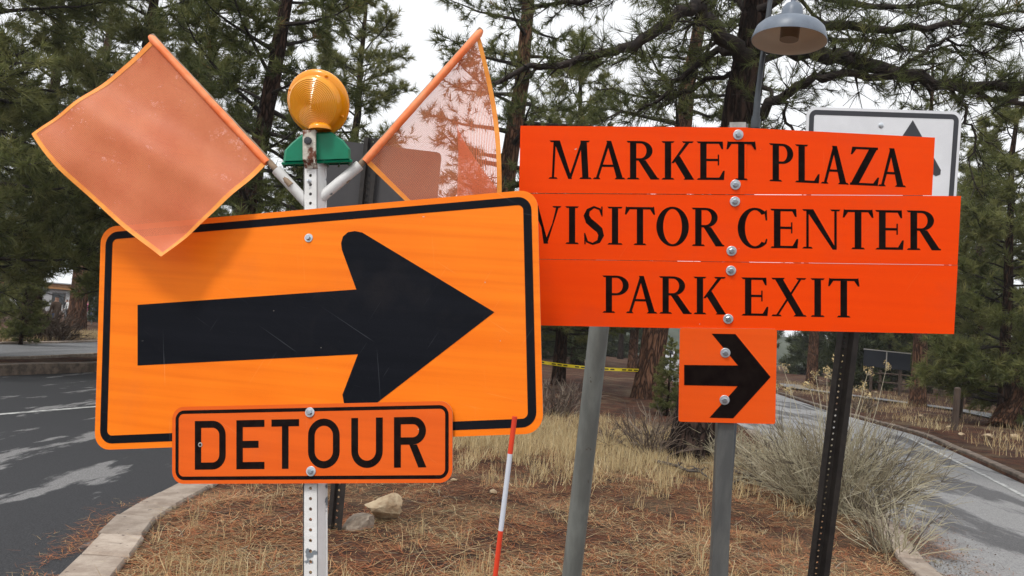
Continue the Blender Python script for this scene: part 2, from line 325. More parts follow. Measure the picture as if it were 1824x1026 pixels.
MT['kerb'] = mat('kerb_stone', (.40, .33, .27), .85, c2=(.28, .22, .175), scale=6, bump=.3, bscale=40, chips=(.12, .09, .075), chip_scale=18, chip_lo=.68)
def per_piece(M, lo, hi):
    n = M.node_tree; L = n.links.new; b = n.nodes['Principled BSDF']; src = b.inputs['Base Color'].links[0].from_socket
    oi = n.nodes.new('ShaderNodeObjectInfo'); mr = n.nodes.new('ShaderNodeMapRange'); mr.inputs[3].default_value = lo; mr.inputs[4].default_value = hi; L(oi.outputs['Random'], mr.inputs[0])
    mu = n.nodes.new('ShaderNodeMix'); mu.data_type = 'RGBA'; mu.blend_type = 'MULTIPLY'; mu.inputs[0].default_value = 1; L(src, mu.inputs[6]); L(mr.outputs[0], mu.inputs[7]); L(mu.outputs[2], b.inputs['Base Color'])
per_piece(MT['kerb'], .8, 1.18)
MT['kerb_far'] = mat('kerb_stone_mossy', (.20, .15, .115), .9, c2=(.09, .07, .055), scale=5, bump=.3)
def soil(name):
    M = bpy.data.materials.new(name); M.use_nodes = True; n = M.node_tree; L = n.links.new; N = n.nodes.new
    b = n.nodes['Principled BSDF']; b.inputs['Roughness'].default_value = .95; b.inputs['Specular IOR Level'].default_value = .15
    tc = N('ShaderNodeTexCoord')
    def nz(s, d=7, r=.6):
        t = N('ShaderNodeTexNoise'); t.inputs['Scale'].default_value = s; t.inputs['Detail'].default_value = d; t.inputs['Roughness'].default_value = r; L(tc.outputs['Object'], t.inputs['Vector']); return t
    a, c, e = nz(.55), nz(3.2), nz(30, 8, .7)
    def mix(fac, lo, hi, c0, c1):
        mr = N('ShaderNodeMapRange'); mr.inputs[1].default_value = lo; mr.inputs[2].default_value = hi; L(fac, mr.inputs[0])
        m_ = N('ShaderNodeMix'); m_.data_type = 'RGBA'; L(mr.outputs[0], m_.inputs[0])
        for q, k in ((c0, 6), (c1, 7)):
            if isinstance(q, tuple): m_.inputs[k].default_value = (*q, 1)
            else: L(q, m_.inputs[k])
        return m_.outputs[2]
    s = mix(c.outputs[0], .42, .6, (.048, .025, .018), (.125, .050, .027))
    s = mix(a.outputs[0], .5, .62, s, (.15, .10, .06))
    s = mix(e.outputs[0], .45, .68, s, (.028, .018, .014))
    L(s, b.inputs['Base Color'])
    bp = N('ShaderNodeBump'); bp.inputs['Strength'].default_value = .8; bp.inputs['Distance'].default_value = .03; L(e.outputs[0], bp.inputs['Height']); L(bp.outputs[0], b.inputs['Normal'])
    return M
MT['soil'] = soil('forest_floor')
for k, c in (('lit0', (.34, .105, .038)), ('lit1', (.46, .205, .08)), ('lit2', (.47, .33, .17)), ('lit3', (.11, .055, .035))): MT[k] = mat('litter_'+k, c, .7)
for k, c in (('str0', (.50, .37, .19)), ('str1', (.40, .28, .13)), ('str2', (.56, .46, .27)), ('str3', (.27, .20, .10))): MT[k] = mat('straw_'+k, c, .7)
for k, c in (('br0', (.38, .34, .23)), ('br1', (.24, .20, .13)), ('br2', (.48, .43, .31)), ('br3', (.10, .08, .06))): MT[k] = mat('brush_'+k, c, .75)
for k, c in (('tw0', (.17, .125, .095)), ('tw1', (.11, .08, .062)), ('tw2', (.25, .20, .15)), ('tw3', (.07, .05, .04))): MT[k] = mat('twig_'+k, c, .8)
MT['seed'] = mat('seed_head', (.47, .36, .18), .8)
MT['rock'] = mat('limestone', (.46, .36, .235), .85, c2=(.30, .205, .12), scale=7, bump=.6, bscale=22, chips=(.12, .08, .05), chip_scale=9, chip_lo=.66)
MT['rock2'] = mat('brown_stone', (.20, .155, .115), .9, c2=(.28, .23, .18), scale=8, bump=.6, bscale=20)
MT['tape'] = mat('caution_yellow', (.85, .66, .03), .4)
MT['tape_black'] = mat('caution_black', (.05, .04, .01), .5)
MT['wood_dark'] = mat('dark_timber', (.05, .034, .026), .85, c2=(.08, .055, .04), scale=10, stretch=(1, 1, .2), bump=.4)
MT['panel_dark'] = mat('dark_blue_panel', (.014, .017, .024), .4)
MT['car_white'] = mat('car_white_paint', (.75, .76, .78), .25, coat=.5)
MT['glass'] = mat('dark_glass', (.02, .024, .028), .08)
MT['tyre'] = mat('tyre_rubber', (.02, .02, .02), .8)
MT['tail'] = mat('tail_lamp_red', (.4, .02, .02), .3)
MT['bld_wall'] = mat('pale_wall', (.42, .42, .43), .8, c2=(.36, .36, .37), scale=2)
MT['bld_roof'] = mat('white_roof', (.70, .72, .74), .5)
MT['timber'] = mat('orange_timber', (.40, .19, .06), .7, c2=(.30, .14, .05), scale=4)
MT['hill'] = mat('hill_forest', (.035, .045, .030), .95, c2=(.075, .085, .060), scale=.06, bump=.6, bscale=.3)

# ------------------------------------------------------------------ the ground, roads, verges
def X_at(pl, y):
    if y <= pl[0][1]: return pl[0][0]
    for (xa, ya), (xb, yb) in zip(pl, pl[1:]):
        if y <= yb: return xa+(xb-xa)*(y-ya)/(yb-ya)
    return pl[-1][0]
def gp(px, py, z=0.0):
    p = ground(px, py, z); return (p.x, p.y)
kerbL_out = [gp(x, y) for x, y in ((113, 1024), (175, 960), (213, 923), (254, 898), (282, 885), (318, 867))]
kerbL_in = [gp(x, y) for x, y in ((205, 1024), (218, 1003), (273, 955), (334, 896), (384, 869))]
def line_fit(pl):
    a = np.array(pl); k, c = np.polyfit(a[:, 1], a[:, 0], 1); return k, c
LE = [(-2.05, -3.0), (-2.2, 3.0)] + kerbL_out + [(-3.0, 9.5), (-3.3, 14), (-4.0, 22), (-6, 36), (-9.5, 60), (-15, 100), (-24, 160)]
LI = [(x+.33, y) for x, y in LE]
RK = [gp(1668, 1024), gp(1632, 985), gp(1600, 940)]
RE = [(RK[0][0]-.45, -3.0), (RK[0][0]-.25, 3.0)] + RK + [(4.35, 11), (5.2, 16), (6.2, 25), (8.2, 38), (13.5, 70), (23, 125), (31, 165)]
RF = [(7.0, -3), gp(1900, 885), gp(1824, 850), gp(1640, 770), gp(1475, 726), gp(1383, 697), (17.5, 70), (27.5, 125), (36, 165)]
LF = [(-13.2, -3), (-11.6, 10), gp(0, 660), gp(170, 655), (-10.2, 28), (-12, 42), (-16, 66), (-23, 105), (-34, 160)]

def nz(x, y, s): return math.sin(x*1.7*s+1.3*math.sin(y*.9*s))*math.cos(y*1.3*s+.7*math.sin(x*1.1*s))
def strip(name, Lf, Rf, ys, nx, zf, m_, kind='structure', skirt=0.0):
    b = MB(); rows = []
    for y in ys:
        xl, xr = Lf(y), Rf(y)
        row = [(xl+(xr-xl)*i/nx, y, zf(xl+(xr-xl)*i/nx, y, i/nx)) for i in range(nx+1)]
        if skirt: row = [(row[0][0], y, row[0][2]-skirt)]+row+[(row[-1][0], y, row[-1][2]-skirt)]
        rows.append(row)
    b.grid(rows)
    o = b.build(name, m_, smooth=True); tag(o, kind=kind); return o
ys_far = [-3, 0, 2, 3]+[3+.25*i for i in range(1, 49)]+[15+i for i in range(1, 16)]+[35, 42, 50, 60, 75, 90, 110, 135, 160]
def isl_z(x, y, t=0.5):
    e = min(t, 1-t)*abs(X_at(RE, y)-X_at(LE, y)); k = min(1, e/.8)
    return .0 + k*(.05*nz(x, y, .9)+.02*nz(x+5, y, 3.1)+.04)
def isl_h(x, y):
    a, b = X_at(LE, y), X_at(RE, y); return isl_z(x, y, min(max((x-a)/(b-a), 0), 1))
b = MB(); b.face([(-500, -60, -.13), (500, -60, -.13), (500, 640, -.13), (-500, 640, -.13)])
tag(b.build('ground', MT['soil']), kind='structure')
strip('road_left', lambda y: X_at(LF, y)-.05, lambda y: X_at(LE, y)+.1, ys_far, 4, lambda x, y, t: -.11, MT['asphalt'])
strip('road_right', lambda y: X_at(RE, y)-.1, lambda y: X_at(RF, y), ys_far, 4, lambda x, y, t: -.106, MT['asphalt_pale'])
strip('island_ground', lambda y: X_at(LE, y)+.2, lambda y: X_at(RE, y)-.1, ys_far, 60, isl_z, MT['soil'], skirt=.14)
strip('verge_left', lambda y: X_at(LF, y)-120, lambda y: X_at(LF, y)-.2, ys_far, 40, lambda x, y, t: .05+.03*nz(x, y, .4), MT['soil'], skirt=.2)
strip('verge_right', lambda y: X_at(RF, y)+.02, lambda y: X_at(RF, y)+130, ys_far, 60, lambda x, y, t: -.02+(.05*nz(x, y, .5) if t > .004 else -.05), MT['soil'], skirt=.12)
strip('path_left', lambda y: X_at(LF, y)-5.4, lambda y: X_at(LF, y)-2.0, ys_far, 3, lambda x, y, t: .095, MT['path'])
pr = [(9.9, 8.0), gp(1824, 785), gp(1780, 757), gp(1655, 728), (14, 42), (19, 60)]
strip('path_right', lambda y: X_at(pr, y)+.9, lambda y: X_at(pr, y)+2.2, [8+.8*i for i in range(50)], 2, lambda x, y, t: .045, MT['path'])
def marking(name, f, w_, ys, z):
    strip(name, lambda y: f(y)-w_/2, lambda y: f(y)+w_/2, ys, 1, lambda x, y, t: z, MT['paint'])
wl = [gp(-200, 755, -.11), gp(0, 738, -.11), gp(170, 725, -.11)]; kx, cx = line_fit(wl)
marking('road_marking_left', lambda y: kx*y+cx, .13, [6+i for i in range(22)], -.104)
marking('road_marking_right', lambda y: X_at(RF, y)-.42, .085, [4+i for i in range(40)], -.1)

# kerbs: every stone a piece of its own
def kerb_row(name, out, w_, y0, y1, step, z, depth, m_, gap=.012, inward=1):
    root = empty(name, (0, 0, 0), kind='structure'); y = y0; k = 0
    while y < y1:
        st = step*random.uniform(.88, 1.12); ya, yb = y+gap/2, y+st-gap/2
        j = random.uniform(-.012, .012); dz = random.uniform(-.008, .008)
        xa, xb = X_at(out, ya)+j, X_at(out, yb)+j+random.uniform(-.006, .006); be = .012
        t0 = [(xa+be*inward, ya+be, z+dz), (xa+w_*inward, ya+be, z+dz+.006), (xb+w_*inward, yb-be, z+dz+.006), (xb+be*inward, yb-be, z+dz)]
        t1 = [(xa, ya, z+dz-be), (xa+(w_+be)*inward, ya, z+dz-be), (xb+(w_+be)*inward, yb, z+dz-be), (xb, yb, z+dz-be)]
        t2 = [(p[0], p[1], z-depth) for p in t1]
        q = MB(); q.face(t0)
        for A, B in ((t0, t1), (t1, t2)):
            for i in range(4): q.face([A[i], B[i], B[(i+1) % 4], A[(i+1) % 4]])
        q.build('kerb_stone', m_, root, weld=True); y += st; k += 1
    return root
kerb_row('kerb_left', LE, .28, 3.2, 16, .44, .04, .16, MT['kerb'], gap=.026)
kerb_row('kerb_right', RE, .20, 3.5, 16, .62, .03, .16, MT['kerb'], inward=-1)
kerb_row('kerb_far_left', LF, .30, 8, 40, 1.3, .12, .26, MT['kerb_far'], inward=-1)
kerb_row('kerb_path', [(x-2.0, y) for x, y in LF], .12, 12, 40, 1.6, .125, .1, MT['kerb'], inward=1)
kerb_row('kerb_path_far', [(x-5.4, y) for x, y in LF], .14, 12, 45, 1.6, .16, .14, MT['kerb'], inward=-1)
kerb_row('kerb_far_right', [(x+.05, y) for x, y in RF], .16, 9, 36, 1.2, -.02, .14, MT['kerb_far'], inward=1)

# far hillside behind the trees on the left
b = MB(); rows = []
for i in range(9):
    t = i/8; rows.append([(-420+16*j, 330+160*t+10*nz(j, i, .5), -1+(58*math.sin(min(t, .75)/.75*PI/2))*max(0, min(1, (26-j)/18))*(1+.12*nz(j, i, .8))) for j in range(34)])
b.grid(rows); tag(b.build('hill', MT['hill'], smooth=True), kind='structure')

b = MB(); rows = []
for i in range(7):
    t = i/6; rows.append([(-330+15*j, 150+70*t+6*nz(j, i, .6), -.6+(9+2.5*nz(j*.6, 2, .9))*math.sin(t*PI/2)+1.2*nz(j*1.7, i*2, 1.3)*t) for j in range(46)])
b.grid(rows); tag(b.build('forest_rise', MT['hill'], smooth=True), kind='structure')
# ------------------------------------------------------------------ sign lettering (drawn shapes, one mesh per letter)
SE = .045
class Glyph:
    def __init__(self): self.p = []
    def poly(self, *pts): self.p.append(list(pts))
    def bar(self, xa, ya, xb, yb, w_): self.poly((xa-w_/2, ya), (xa+w_/2, ya), (xb+w_/2, yb), (xb-w_/2, yb))
    def rect(self, x0, y0, x1, y1): self.poly((x0, y0), (x1, y0), (x1, y1), (x0, y1))
    def arc(self, cx, cy, rx, ry, tx, ty, a0, a1, n=18):
        """ring piece; thickness tx at the sides, ty at top and bottom; angles in degrees"""
        for i in range(n):
            q = []
            for a in (a0+(a1-a0)*i/n, a0+(a1-a0)*(i+1)/n):
                c, s = math.cos(math.radians(a)), math.sin(math.radians(a)); q.append(((cx+rx*c, cy+ry*s), (cx+(rx-tx)*c, cy+(ry-ty)*s)))
            self.poly(q[0][0], q[1][0], q[1][1], q[0][1])
    def ribbon(self, pts, ws):
        n = len(pts); nn = []
        for i in range(n):
            a, b_ = pts[max(i-1, 0)], pts[min(i+1, n-1)]; dx, dy = b_[0]-a[0], b_[1]-a[1]; l = math.hypot(dx, dy); nn.append((-dy/l, dx/l))
        for i in range(n-1):
            e = lambda k, s: (pts[k][0]+s*nn[k][0]*ws[k]/2, pts[k][1]+s*nn[k][1]*ws[k]/2)
            self.poly(e(i, 1), e(i+1, 1), e(i+1, -1), e(i, -1))
    def serif(self, x0, x1, y, up_=1): self.poly((x0, y), (x1, y), (x1-.035, y+up_*SE), (x0+.035, y+up_*SE))
def serif_glyph(ch, w_):
    g = Glyph(); T, t = .165, .062
    def stem(x, top=True, bot=True, tk=T, ov=.085):
        g.rect(x, 0, x+tk, 1)
        if bot: g.serif(x-ov, x+tk+ov, 0, 1)
        if top: g.serif(x-ov, x+tk+ov, 1, -1)
    if ch == 'I': stem((w_-T)/2, ov=(w_-T)/2)
    elif ch == 'M':
        g.bar(.115, 0, .165, 1, t); g.serif(0, .24, 0); g.serif(.03, .25, 1, -1)
        x = w_-.10-T; g.bar(x+T/2+.02, 0, x+T/2-.03, 1, T); g.serif(x-.06, w_, 0); g.serif(x-.03, w_-.05, 1, -1)
        g.poly((.13, 1), (.30, 1), (w_*.52+.03, .0), (w_*.52-.07, .0)); g.bar(w_*.5, 0.02, x+.03, 1, t*1.1)
    elif ch in 'AV':
        f = (lambda y: y) if ch == 'A' else (lambda y: 1-y); k = 1 if ch == 'A' else -1
        thin0, thick1 = .10, w_-.14
        if ch == 'V': thin0, thick1 = w_-.10, .14
        ap = w_*.5
        g.poly((thin0-t/2, f(0)), (thin0+t/2+.01, f(0)), (ap+.03*k, f(.97)), (ap-.05*k, f(.97)))
        g.poly((thick1-T/2, f(0)), (thick1+T/2, f(0)), (ap+.055*k, f(1.0)), (ap-.07*k, f(1.0)))
        if ch == 'A': g.rect(w_*.24, .32, w_*.72, .32+t)
        a, b_ = sorted((thin0, thick1))
        for c, e in ((a, .10), (b_, .14)): g.serif(max(0, c-e), min(w_, c+e), f(0), k)
    elif ch in 'PR':
        x = .09; stem(x, top=False); g.serif(0, .3, 1, -1)
        rx = (w_ if ch == 'P' else w_*.80)-x-T*.6; cy = .735 if ch == 'P' else .745; ry = 1-cy
        cx_ = x+T*.6+rx*.35; rr = rx*.65
        g.rect(x+T, 1-t, cx_, 1); g.rect(x+T, cy-ry, cx_, cy-ry+t); g.arc(cx_, cy, rr, ry, T*.95, t, -90, 90)
        if ch == 'R':
            g.poly((x+T+.05, .50), (x+T+.24, .50), (w_-.03, .03), (w_-.22, .0)); g.poly((w_-.22, 0), (w_, 0), (w_, .035), (w_-.06, .05))
    elif ch == 'K':
        x = .09; stem(x); g.poly((x+T, .43), (x+T+.07, .43), (w_-.10, 1), (w_-.20, 1)); g.serif(w_-.32, w_-.02, 1, -1)
        g.poly((x+T+.07, .52), (x+T+.22, .62), (w_-.02, .02), (w_-.22, 0)); g.serif(w_-.28, w_, 0)
    elif ch in 'EL':
        x = .09; stem(x, top=(ch == 'L')); g.rect(x, 0, w_-.02, t); g.poly((w_-.02, 0), (w_, .24), (w_-.04, .24), (w_-.14, t))
        if ch == 'E':
            g.serif(0, .2, 1, -1); g.rect(x, 1-t, w_-.05, 1); g.poly((w_-.05, 1), (w_-.04, .80), (w_-.08, .80), (w_-.15, 1-t))
            g.rect(x+T, .5-t/2+.02, w_-.18, .5+t/2+.02); g.poly((w_-.18, .38), (w_-.145, .38), (w_-.145, .66), (w_-.18, .66))
    elif ch == 'T':
        x = (w_-T)/2; stem(x, top=False); g.rect(.03, 1-t, w_-.03, 1)
        g.poly((.03, 1.02), (.0, .80), (.04, .80), (.13, 1-t)); g.poly((w_-.03, 1.02), (w_, .80), (w_-.04, .80), (w_-.13, 1-t))
    elif ch == 'Z':
        g.rect(.06, 1-t, w_-.03, 1); g.rect(.0, 0, w_-.03, t); g.poly((0, 0), (.20, 0), (w_-.03, 1), (w_-.23, 1))
        g.poly((.06, 1), (.02, .80), (.06, .80), (.16, 1-t)); g.poly((w_-.04, 0), (w_, .22), (w_-.04, .22), (w_-.15, t))
    elif ch == 'O': g.arc(w_/2, .5, w_/2, .52, T*1.08, t*.95, 0, 360, 40)
    elif ch == 'C':
        g.arc(w_*.58, .5, w_*.58, .52, T*1.1, t, 48, 312, 36); g.poly((w_*.58+w_*.58*.669-.055, .925), (w_-.015, .97), (w_-.005, .70), (w_-.045, .70)); g.poly((w_*.58+w_*.58*.669-.06, .10), (w_*.58+w_*.58*.669, .11), (w_, .22), (w_-.03, .24))
    elif ch == 'S':
        P = [(w_*.90, .78), (w_*.80, .93), (w_*.52, .985), (w_*.24, .90), (w_*.15, .76), (w_*.26, .62), (w_*.52, .50), (w_*.78, .38), (w_*.86, .24), (w_*.74, .08), (w_*.45, .015), (w_*.18, .07), (w_*.07, .26)]
        g.ribbon(P, [.05, .06, .06, .10, .15, .18, .19, .18, .15, .10, .06, .06, .05]); g.poly((w_*.86, 1), (w_*.93, 1), (w_*.93, .74), (w_*.87, .74)); g.poly((w_*.04, .3), (w_*.1, .3), (w_*.12, .0), (w_*.05, 0))
    elif ch == 'N':
        g.bar(.13, 0, .13, 1, t); g.serif(0, .26, 0); g.serif(0, .26, 1, -1); g.bar(w_-.12, 0, w_-.12, 1, t); g.serif(w_-.25, w_, 1, -1)
        g.poly((.08, 1), (.27, 1), (w_-.09, -.02), (w_-.19, -.02))
    elif ch == 'X':
        g.poly((.07, 1), (.27, 1), (w_-.05, 0), (w_-.25, 0)); g.bar(.13, 0, w_-.14, 1, t); g.serif(0, .26, 0); g.serif(w_-.33, w_, 0); g.serif(0, .34, 1, -1); g.serif(w_-.27, w_-.01, 1, -1)
    return g.p
def gothic_glyph(ch, w_):
    g = Glyph(); T = .145
    if ch in 'DR':
        g.rect(0, 0, T, 1); R_ = .30
    if ch == 'D':
        g.rect(T, 1-T, w_-R_, 1); g.rect(T, 0, w_-R_, T); g.arc(w_-R_, 1-R_, R_, R_, T, T, 0, 90, 8); g.arc(w_-R_, R_, R_, R_, T, T, -90, 0, 8); g.rect(w_-T, R_, w_, 1-R_)
    if ch == 'E': g.rect(0, 0, T, 1); [g.rect(T, y, w_-(.13 if y == .43 else 0), y+T) for y in (0, .43, 1-T)]
    if ch == 'T': g.rect((w_-T)/2, 0, (w_+T)/2, 1-T); g.rect(0, 1-T, w_, 1)
    if ch == 'O':
        r = w_/2; g.arc(r, 1-r, r, r, T, T, 0, 180, 16); g.arc(r, r, r, r, T, T, 180, 360, 16); g.rect(0, r, T, 1-r); g.rect(w_-T, r, w_, 1-r)
    if ch == 'U':
        r = w_/2; g.arc(r, r, r, r, T, T, 180, 360, 16); g.rect(0, r, T, 1); g.rect(w_-T, r, w_, 1)
    if ch == 'R':
        r = .275; g.rect(T, 1-T, w_-r, 1); g.rect(T, 1-2*r, w_-r, 1-2*r+T); g.arc(w_-r, 1-r, r, r, T, T, -90, 90, 14); g.poly((w_*.48, .45), (w_*.48+.16, .45), (w_+.01, 0), (w_-.16, 0))
    return g.p

class Plane:
    def __init__(self, p0, px, pz):
        """p0 a point; px, pz points to its right and above, all in world space"""
        self.o = Vector(p0); self.x = (Vector(px)-self.o).normalized(); z = Vector(pz)-self.o
        self.n = self.x.cross(z).normalized()
        if self.n.dot(CAM-self.o) < 0: self.n = -self.n
        self.z = self.n.cross(self.x)*1
        if self.z.dot(z) < 0: self.z = -self.z
    def P(self, px, py, off=0.0):
        return on_plane(px, py, self.o+self.n*off, self.n)
def letters(pl, parent, text, xs, tops, bases, off, kind=serif_glyph, m_='letter_black'):
    """xs: (left, right) picture columns per letter; tops/bases: picture rows at first and last letter"""
    xa, xb = xs[0][0], xs[-1][1]
    for ch, (l, r) in zip(text, xs):
        f = lambda x, e: e[0]+(e[1]-e[0])*(x-xa)/(xb-xa)
        bl, br, tl, tr = pl.P(l, f(l, bases), off), pl.P(r, f(r, bases), off), pl.P(l, f(l, tops), off), pl.P(r, f(r, tops), off)
        h = ((tl-bl).length+(tr-br).length)/2; w_ = ((br-bl).length+(tr-tl).length)/2/h
        mb = MB()
        for k, poly in enumerate(kind(ch, w_)):
            pts = []
            for x, y in poly:
                u = x/w_; pts.append((bl*(1-u)+br*u)*(1-y)+(tl*(1-u)+tr*u)*y + pl.n*(.00003*(k % 5)))
            mb.face(pts)
        mb.build('letter', MT[m_], parent)

def rounded(corners, rad, n=7):
    """corner points in order -> rounded outline"""
    out = []; c = [Vector(p) for p in corners]
    for i in range(4):
        a, p, q = c[i-1], c[i], c[(i+1) % 4]; da, dq = (a-p).normalized(), (q-p).normalized()
        s, e = p+da*rad, p+dq*rad; ce = p+(da+dq)*rad
        for k in range(n+1):
            t = k/n*PI/2; out.append(ce+(-dq)*rad*math.cos(t)+(-da)*rad*math.sin(t))
    return out
def inset(corners, d):
    c = [Vector(p) for p in corners]; r = []
    for i in range(4):
        a, p, q = c[i-1], c[i], c[(i+1) % 4]; r.append(p+(a-p).normalized()*d+(q-p).normalized()*d)
    return r
def border(pl, corners, d0, d1, rad, off, parent, m_, name='border'):
    A = rounded(inset(corners, d0), rad-d0*.6); B = rounded(inset(corners, d1), max(.004, rad-d1*.85)); mb = MB(); n = len(A)
    for i in range(n):
        j = (i+1) % n; mb.face([A[i]+pl.n*off, A[j]+pl.n*off, B[j]+pl.n*off, B[i]+pl.n*off])
    return mb.build(name, m_, parent)
def bolt(pl, px, py, off, parent, r=.0105):
    p = pl.P(px, py, off); root = None
    mb = MB(); mb.lathe(p, pl.n, [(0, -.001), (r, -.001), (r, .0016), (r*.94, .0022), (0, .0022)], 24)
    wsh = mb.build('bolt', MT['bolt'], parent, weld=True)
    mb = MB(); a0 = random.uniform(0, 1); t = pl.n; a = pl.x*math.cos(a0)+pl.z*math.sin(a0); b_ = t.cross(a)
    rows = [[p+t*z+(a*math.cos(PI/3*k)+b_*math.sin(PI/3*k))*rr for k in range(6)] for rr, z in ((r*.58, .0022), (r*.58, .0075), (r*.46, .0088), (.0001, .0089))]
    mb.grid(rows, closed=True); mb.build('bolt_head', MT['bolt_head'], wsh)
    return wsh
def perforated(b, p0, p1, s, n, width, pitch, r, mi=0, th=.003):
    """strip from p0 to p1, width along s, with real round holes"""
    ax = p1-p0; ln = ax.length; ax = ax/ln; cells = max(1, int(ln/pitch)); pitch = ln/cells
    for side in (0, 1):
        o = n*(-th*side)
        for k in range(cells):
            c = p0+ax*(pitch*(k+.5))+o; hw, hp = width/2, pitch/2
            outer = [c+s*x*hw+ax*y*hp for x, y in ((1, 0), (1, 1), (0, 1), (-1, 1), (-1, 0), (-1, -1), (0, -1), (1, -1))]
            inner = [c+(s*math.cos(PI/4*i)+ax*math.sin(PI/4*i))*r for i in range(8)]
            for i in range(8):
                j = (i+1) % 8; b.face([outer[i], outer[j], inner[j], inner[i]], mi)
def channel_post(name, pa, pb, s, n, parent, m_, web=.030, wall=.030, flange=.014, web_front=True, pitch=.0254, r=.0052):
    """U-channel post from pa (low) to pb (high); n points to the viewer"""
    b = MB(); f0, f1 = (0, -wall) if web_front else (-wall, 0)
    perforated(b, pa+n*f0, pb+n*f0, s, n, web, pitch, r)
    for sg in (-1, 1):
        e = s*sg
        for d in (0, .003):
            b.face([pa+e*(web/2+d)+n*f0, pb+e*(web/2+d)+n*f0, pb+e*(web/2+.008+d)+n*f1, pa+e*(web/2+.008+d)+n*f1])
            b.face([pa+e*(web/2+.008)+n*(f1-d), pb+e*(web/2+.008)+n*(f1-d), pb+e*(web/2+.008+flange)+n*(f1-d), pa+e*(web/2+.008+flange)+n*(f1-d)])
        b.face([pa+e*(web/2+.008+flange)+n*f1, pb+e*(web/2+.008+flange)+n*f1, pb+e*(web/2+.008+flange)+n*(f1-.003), pa+e*(web/2+.008+flange)+n*(f1-.003)])
    return b.build(name, m_, parent)

# ------------------------------------------------------------------ the big detour sign
pl1 = Plane(at(180, 405, 2.19), at(957, 337, 1.99), at(180, 405, 2.19)+Vector((0, 0.06, 1)))
pl1 = Plane(at(168, 802, 2.10), at(968, 772, 1.90), at(180, 405, 2.19))
def post_line(pl, xa, ya, xb, yb, off, zend=-.3):
    a, b_ = pl.P(xa, ya, off), pl.P(xb, yb, off); d = (a-b_); t = (zend-b_.z)/d.z
    return b_+d*t, b_             # foot, top
foot1, top1 = post_line(pl1, 553, 1000, 553, 288, -.006)
base1 = Vector((foot1.x, foot1.y, 0))
sign1 = empty('detour_sign', base1, 'large orange detour sign with black right arrow on a chipped white channel post', 'road sign')
ax1 = (top1-foot1).normalized(); s1 = (pl1.x-ax1*pl1.x.dot(ax1)).normalized(); n1 = s1.cross(ax1); n1 = n1 if n1.dot(CAM-top1) > 0 else -n1
channel_post('post', foot1, top1, s1, n1, sign1, MT['white_post'], web=.034, wall=.032, flange=.006, r=.0045)
c1 = [pl1.P(*q) for q in ((168, 802), (968, 772), (957, 337), (180, 405))]
mb = MB(); mb.prism(rounded(c1, .045), pl1.n, .003, 0, 1); panel = mb.build('arrow_panel', [MT['arrow_orange'], MT['alu']], sign1)
border(pl1, c1, .016, .037, .046, .0008, panel, MT['black'])
ar = [(245, 543), (634.6, 515.5), (609, 445), (607.5, 433), (611, 421), (620, 413.5), (632, 411.5), (645, 414), (880.6, 556), (672, 717), (655, 729), (640, 733), (624, 730), (613, 720), (610, 703), (637.5, 631), (245, 651)]
mb = MB(); mb.face([pl1.P(x, y, .0008) for x, y in ar]); mb.build('arrow', MT['black'], panel)
bolt(pl1, 550, 424, 0, panel, .0115)
# DETOUR plate bolted over the lower edge of the arrow panel
OFF = .012
c2 = [pl1.P(x, y, OFF) for x, y in ((306.5, 862), (806, 860), (806, 714), (307, 725))]
mb = MB(); mb.prism(rounded(c2, .032), pl1.n, .003, 0, 1); plate = mb.build('detour_plate', [MT['plate_orange'], MT['alu']], sign1)
border(pl1, c2, .0095, .0185, .030, .0004, plate, MT['letter_black'])
letters(pl1, plate, 'DETOUR', ((347, 402), (421, 471), (483.5, 532.7), (548.6, 605), (625.7, 681.8), (701.7, 758.8)), (750, 742), (836.7, 832.5), OFF+.0004, gothic_glyph)
bolt(pl1, 552, 734.5, OFF+.001, plate, .0125); bolt(pl1, 554, 839.5, OFF+.001, plate, .0125)
mb = MB(); mb.lathe(pl1.P(357, 792, OFF), pl1.n, [(.0062, .0011), (.0035, .0013), (.0035, -.0005), (0, -.0005)], 12); mb.build('bolt_hole', MT['alu'], plate)
# flag holder tubes welded to the post
HB = pl1.P(553, 368, -.028)
def holder(pxa, pya, da):
    a = at(pxa, pya, da); b_ = HB+ (a-HB).normalized()*.005
    mb = MB(); d = (a-b_).normalized(); mb.tube([b_, a], [.0145, .0145], 14, cap=False); mb.tube([b_, a], [.0125, .0125], 14, cap=False)
    o = mb.build('flag_holder', MT['white_post'], sign1, smooth=True); return b_, a
d1 = (HB-CAM).dot(fw)
hl0, hl1 = holder(492, 302, d1-.012); hr0, hr1 = holder(641, 294, d1+.02)

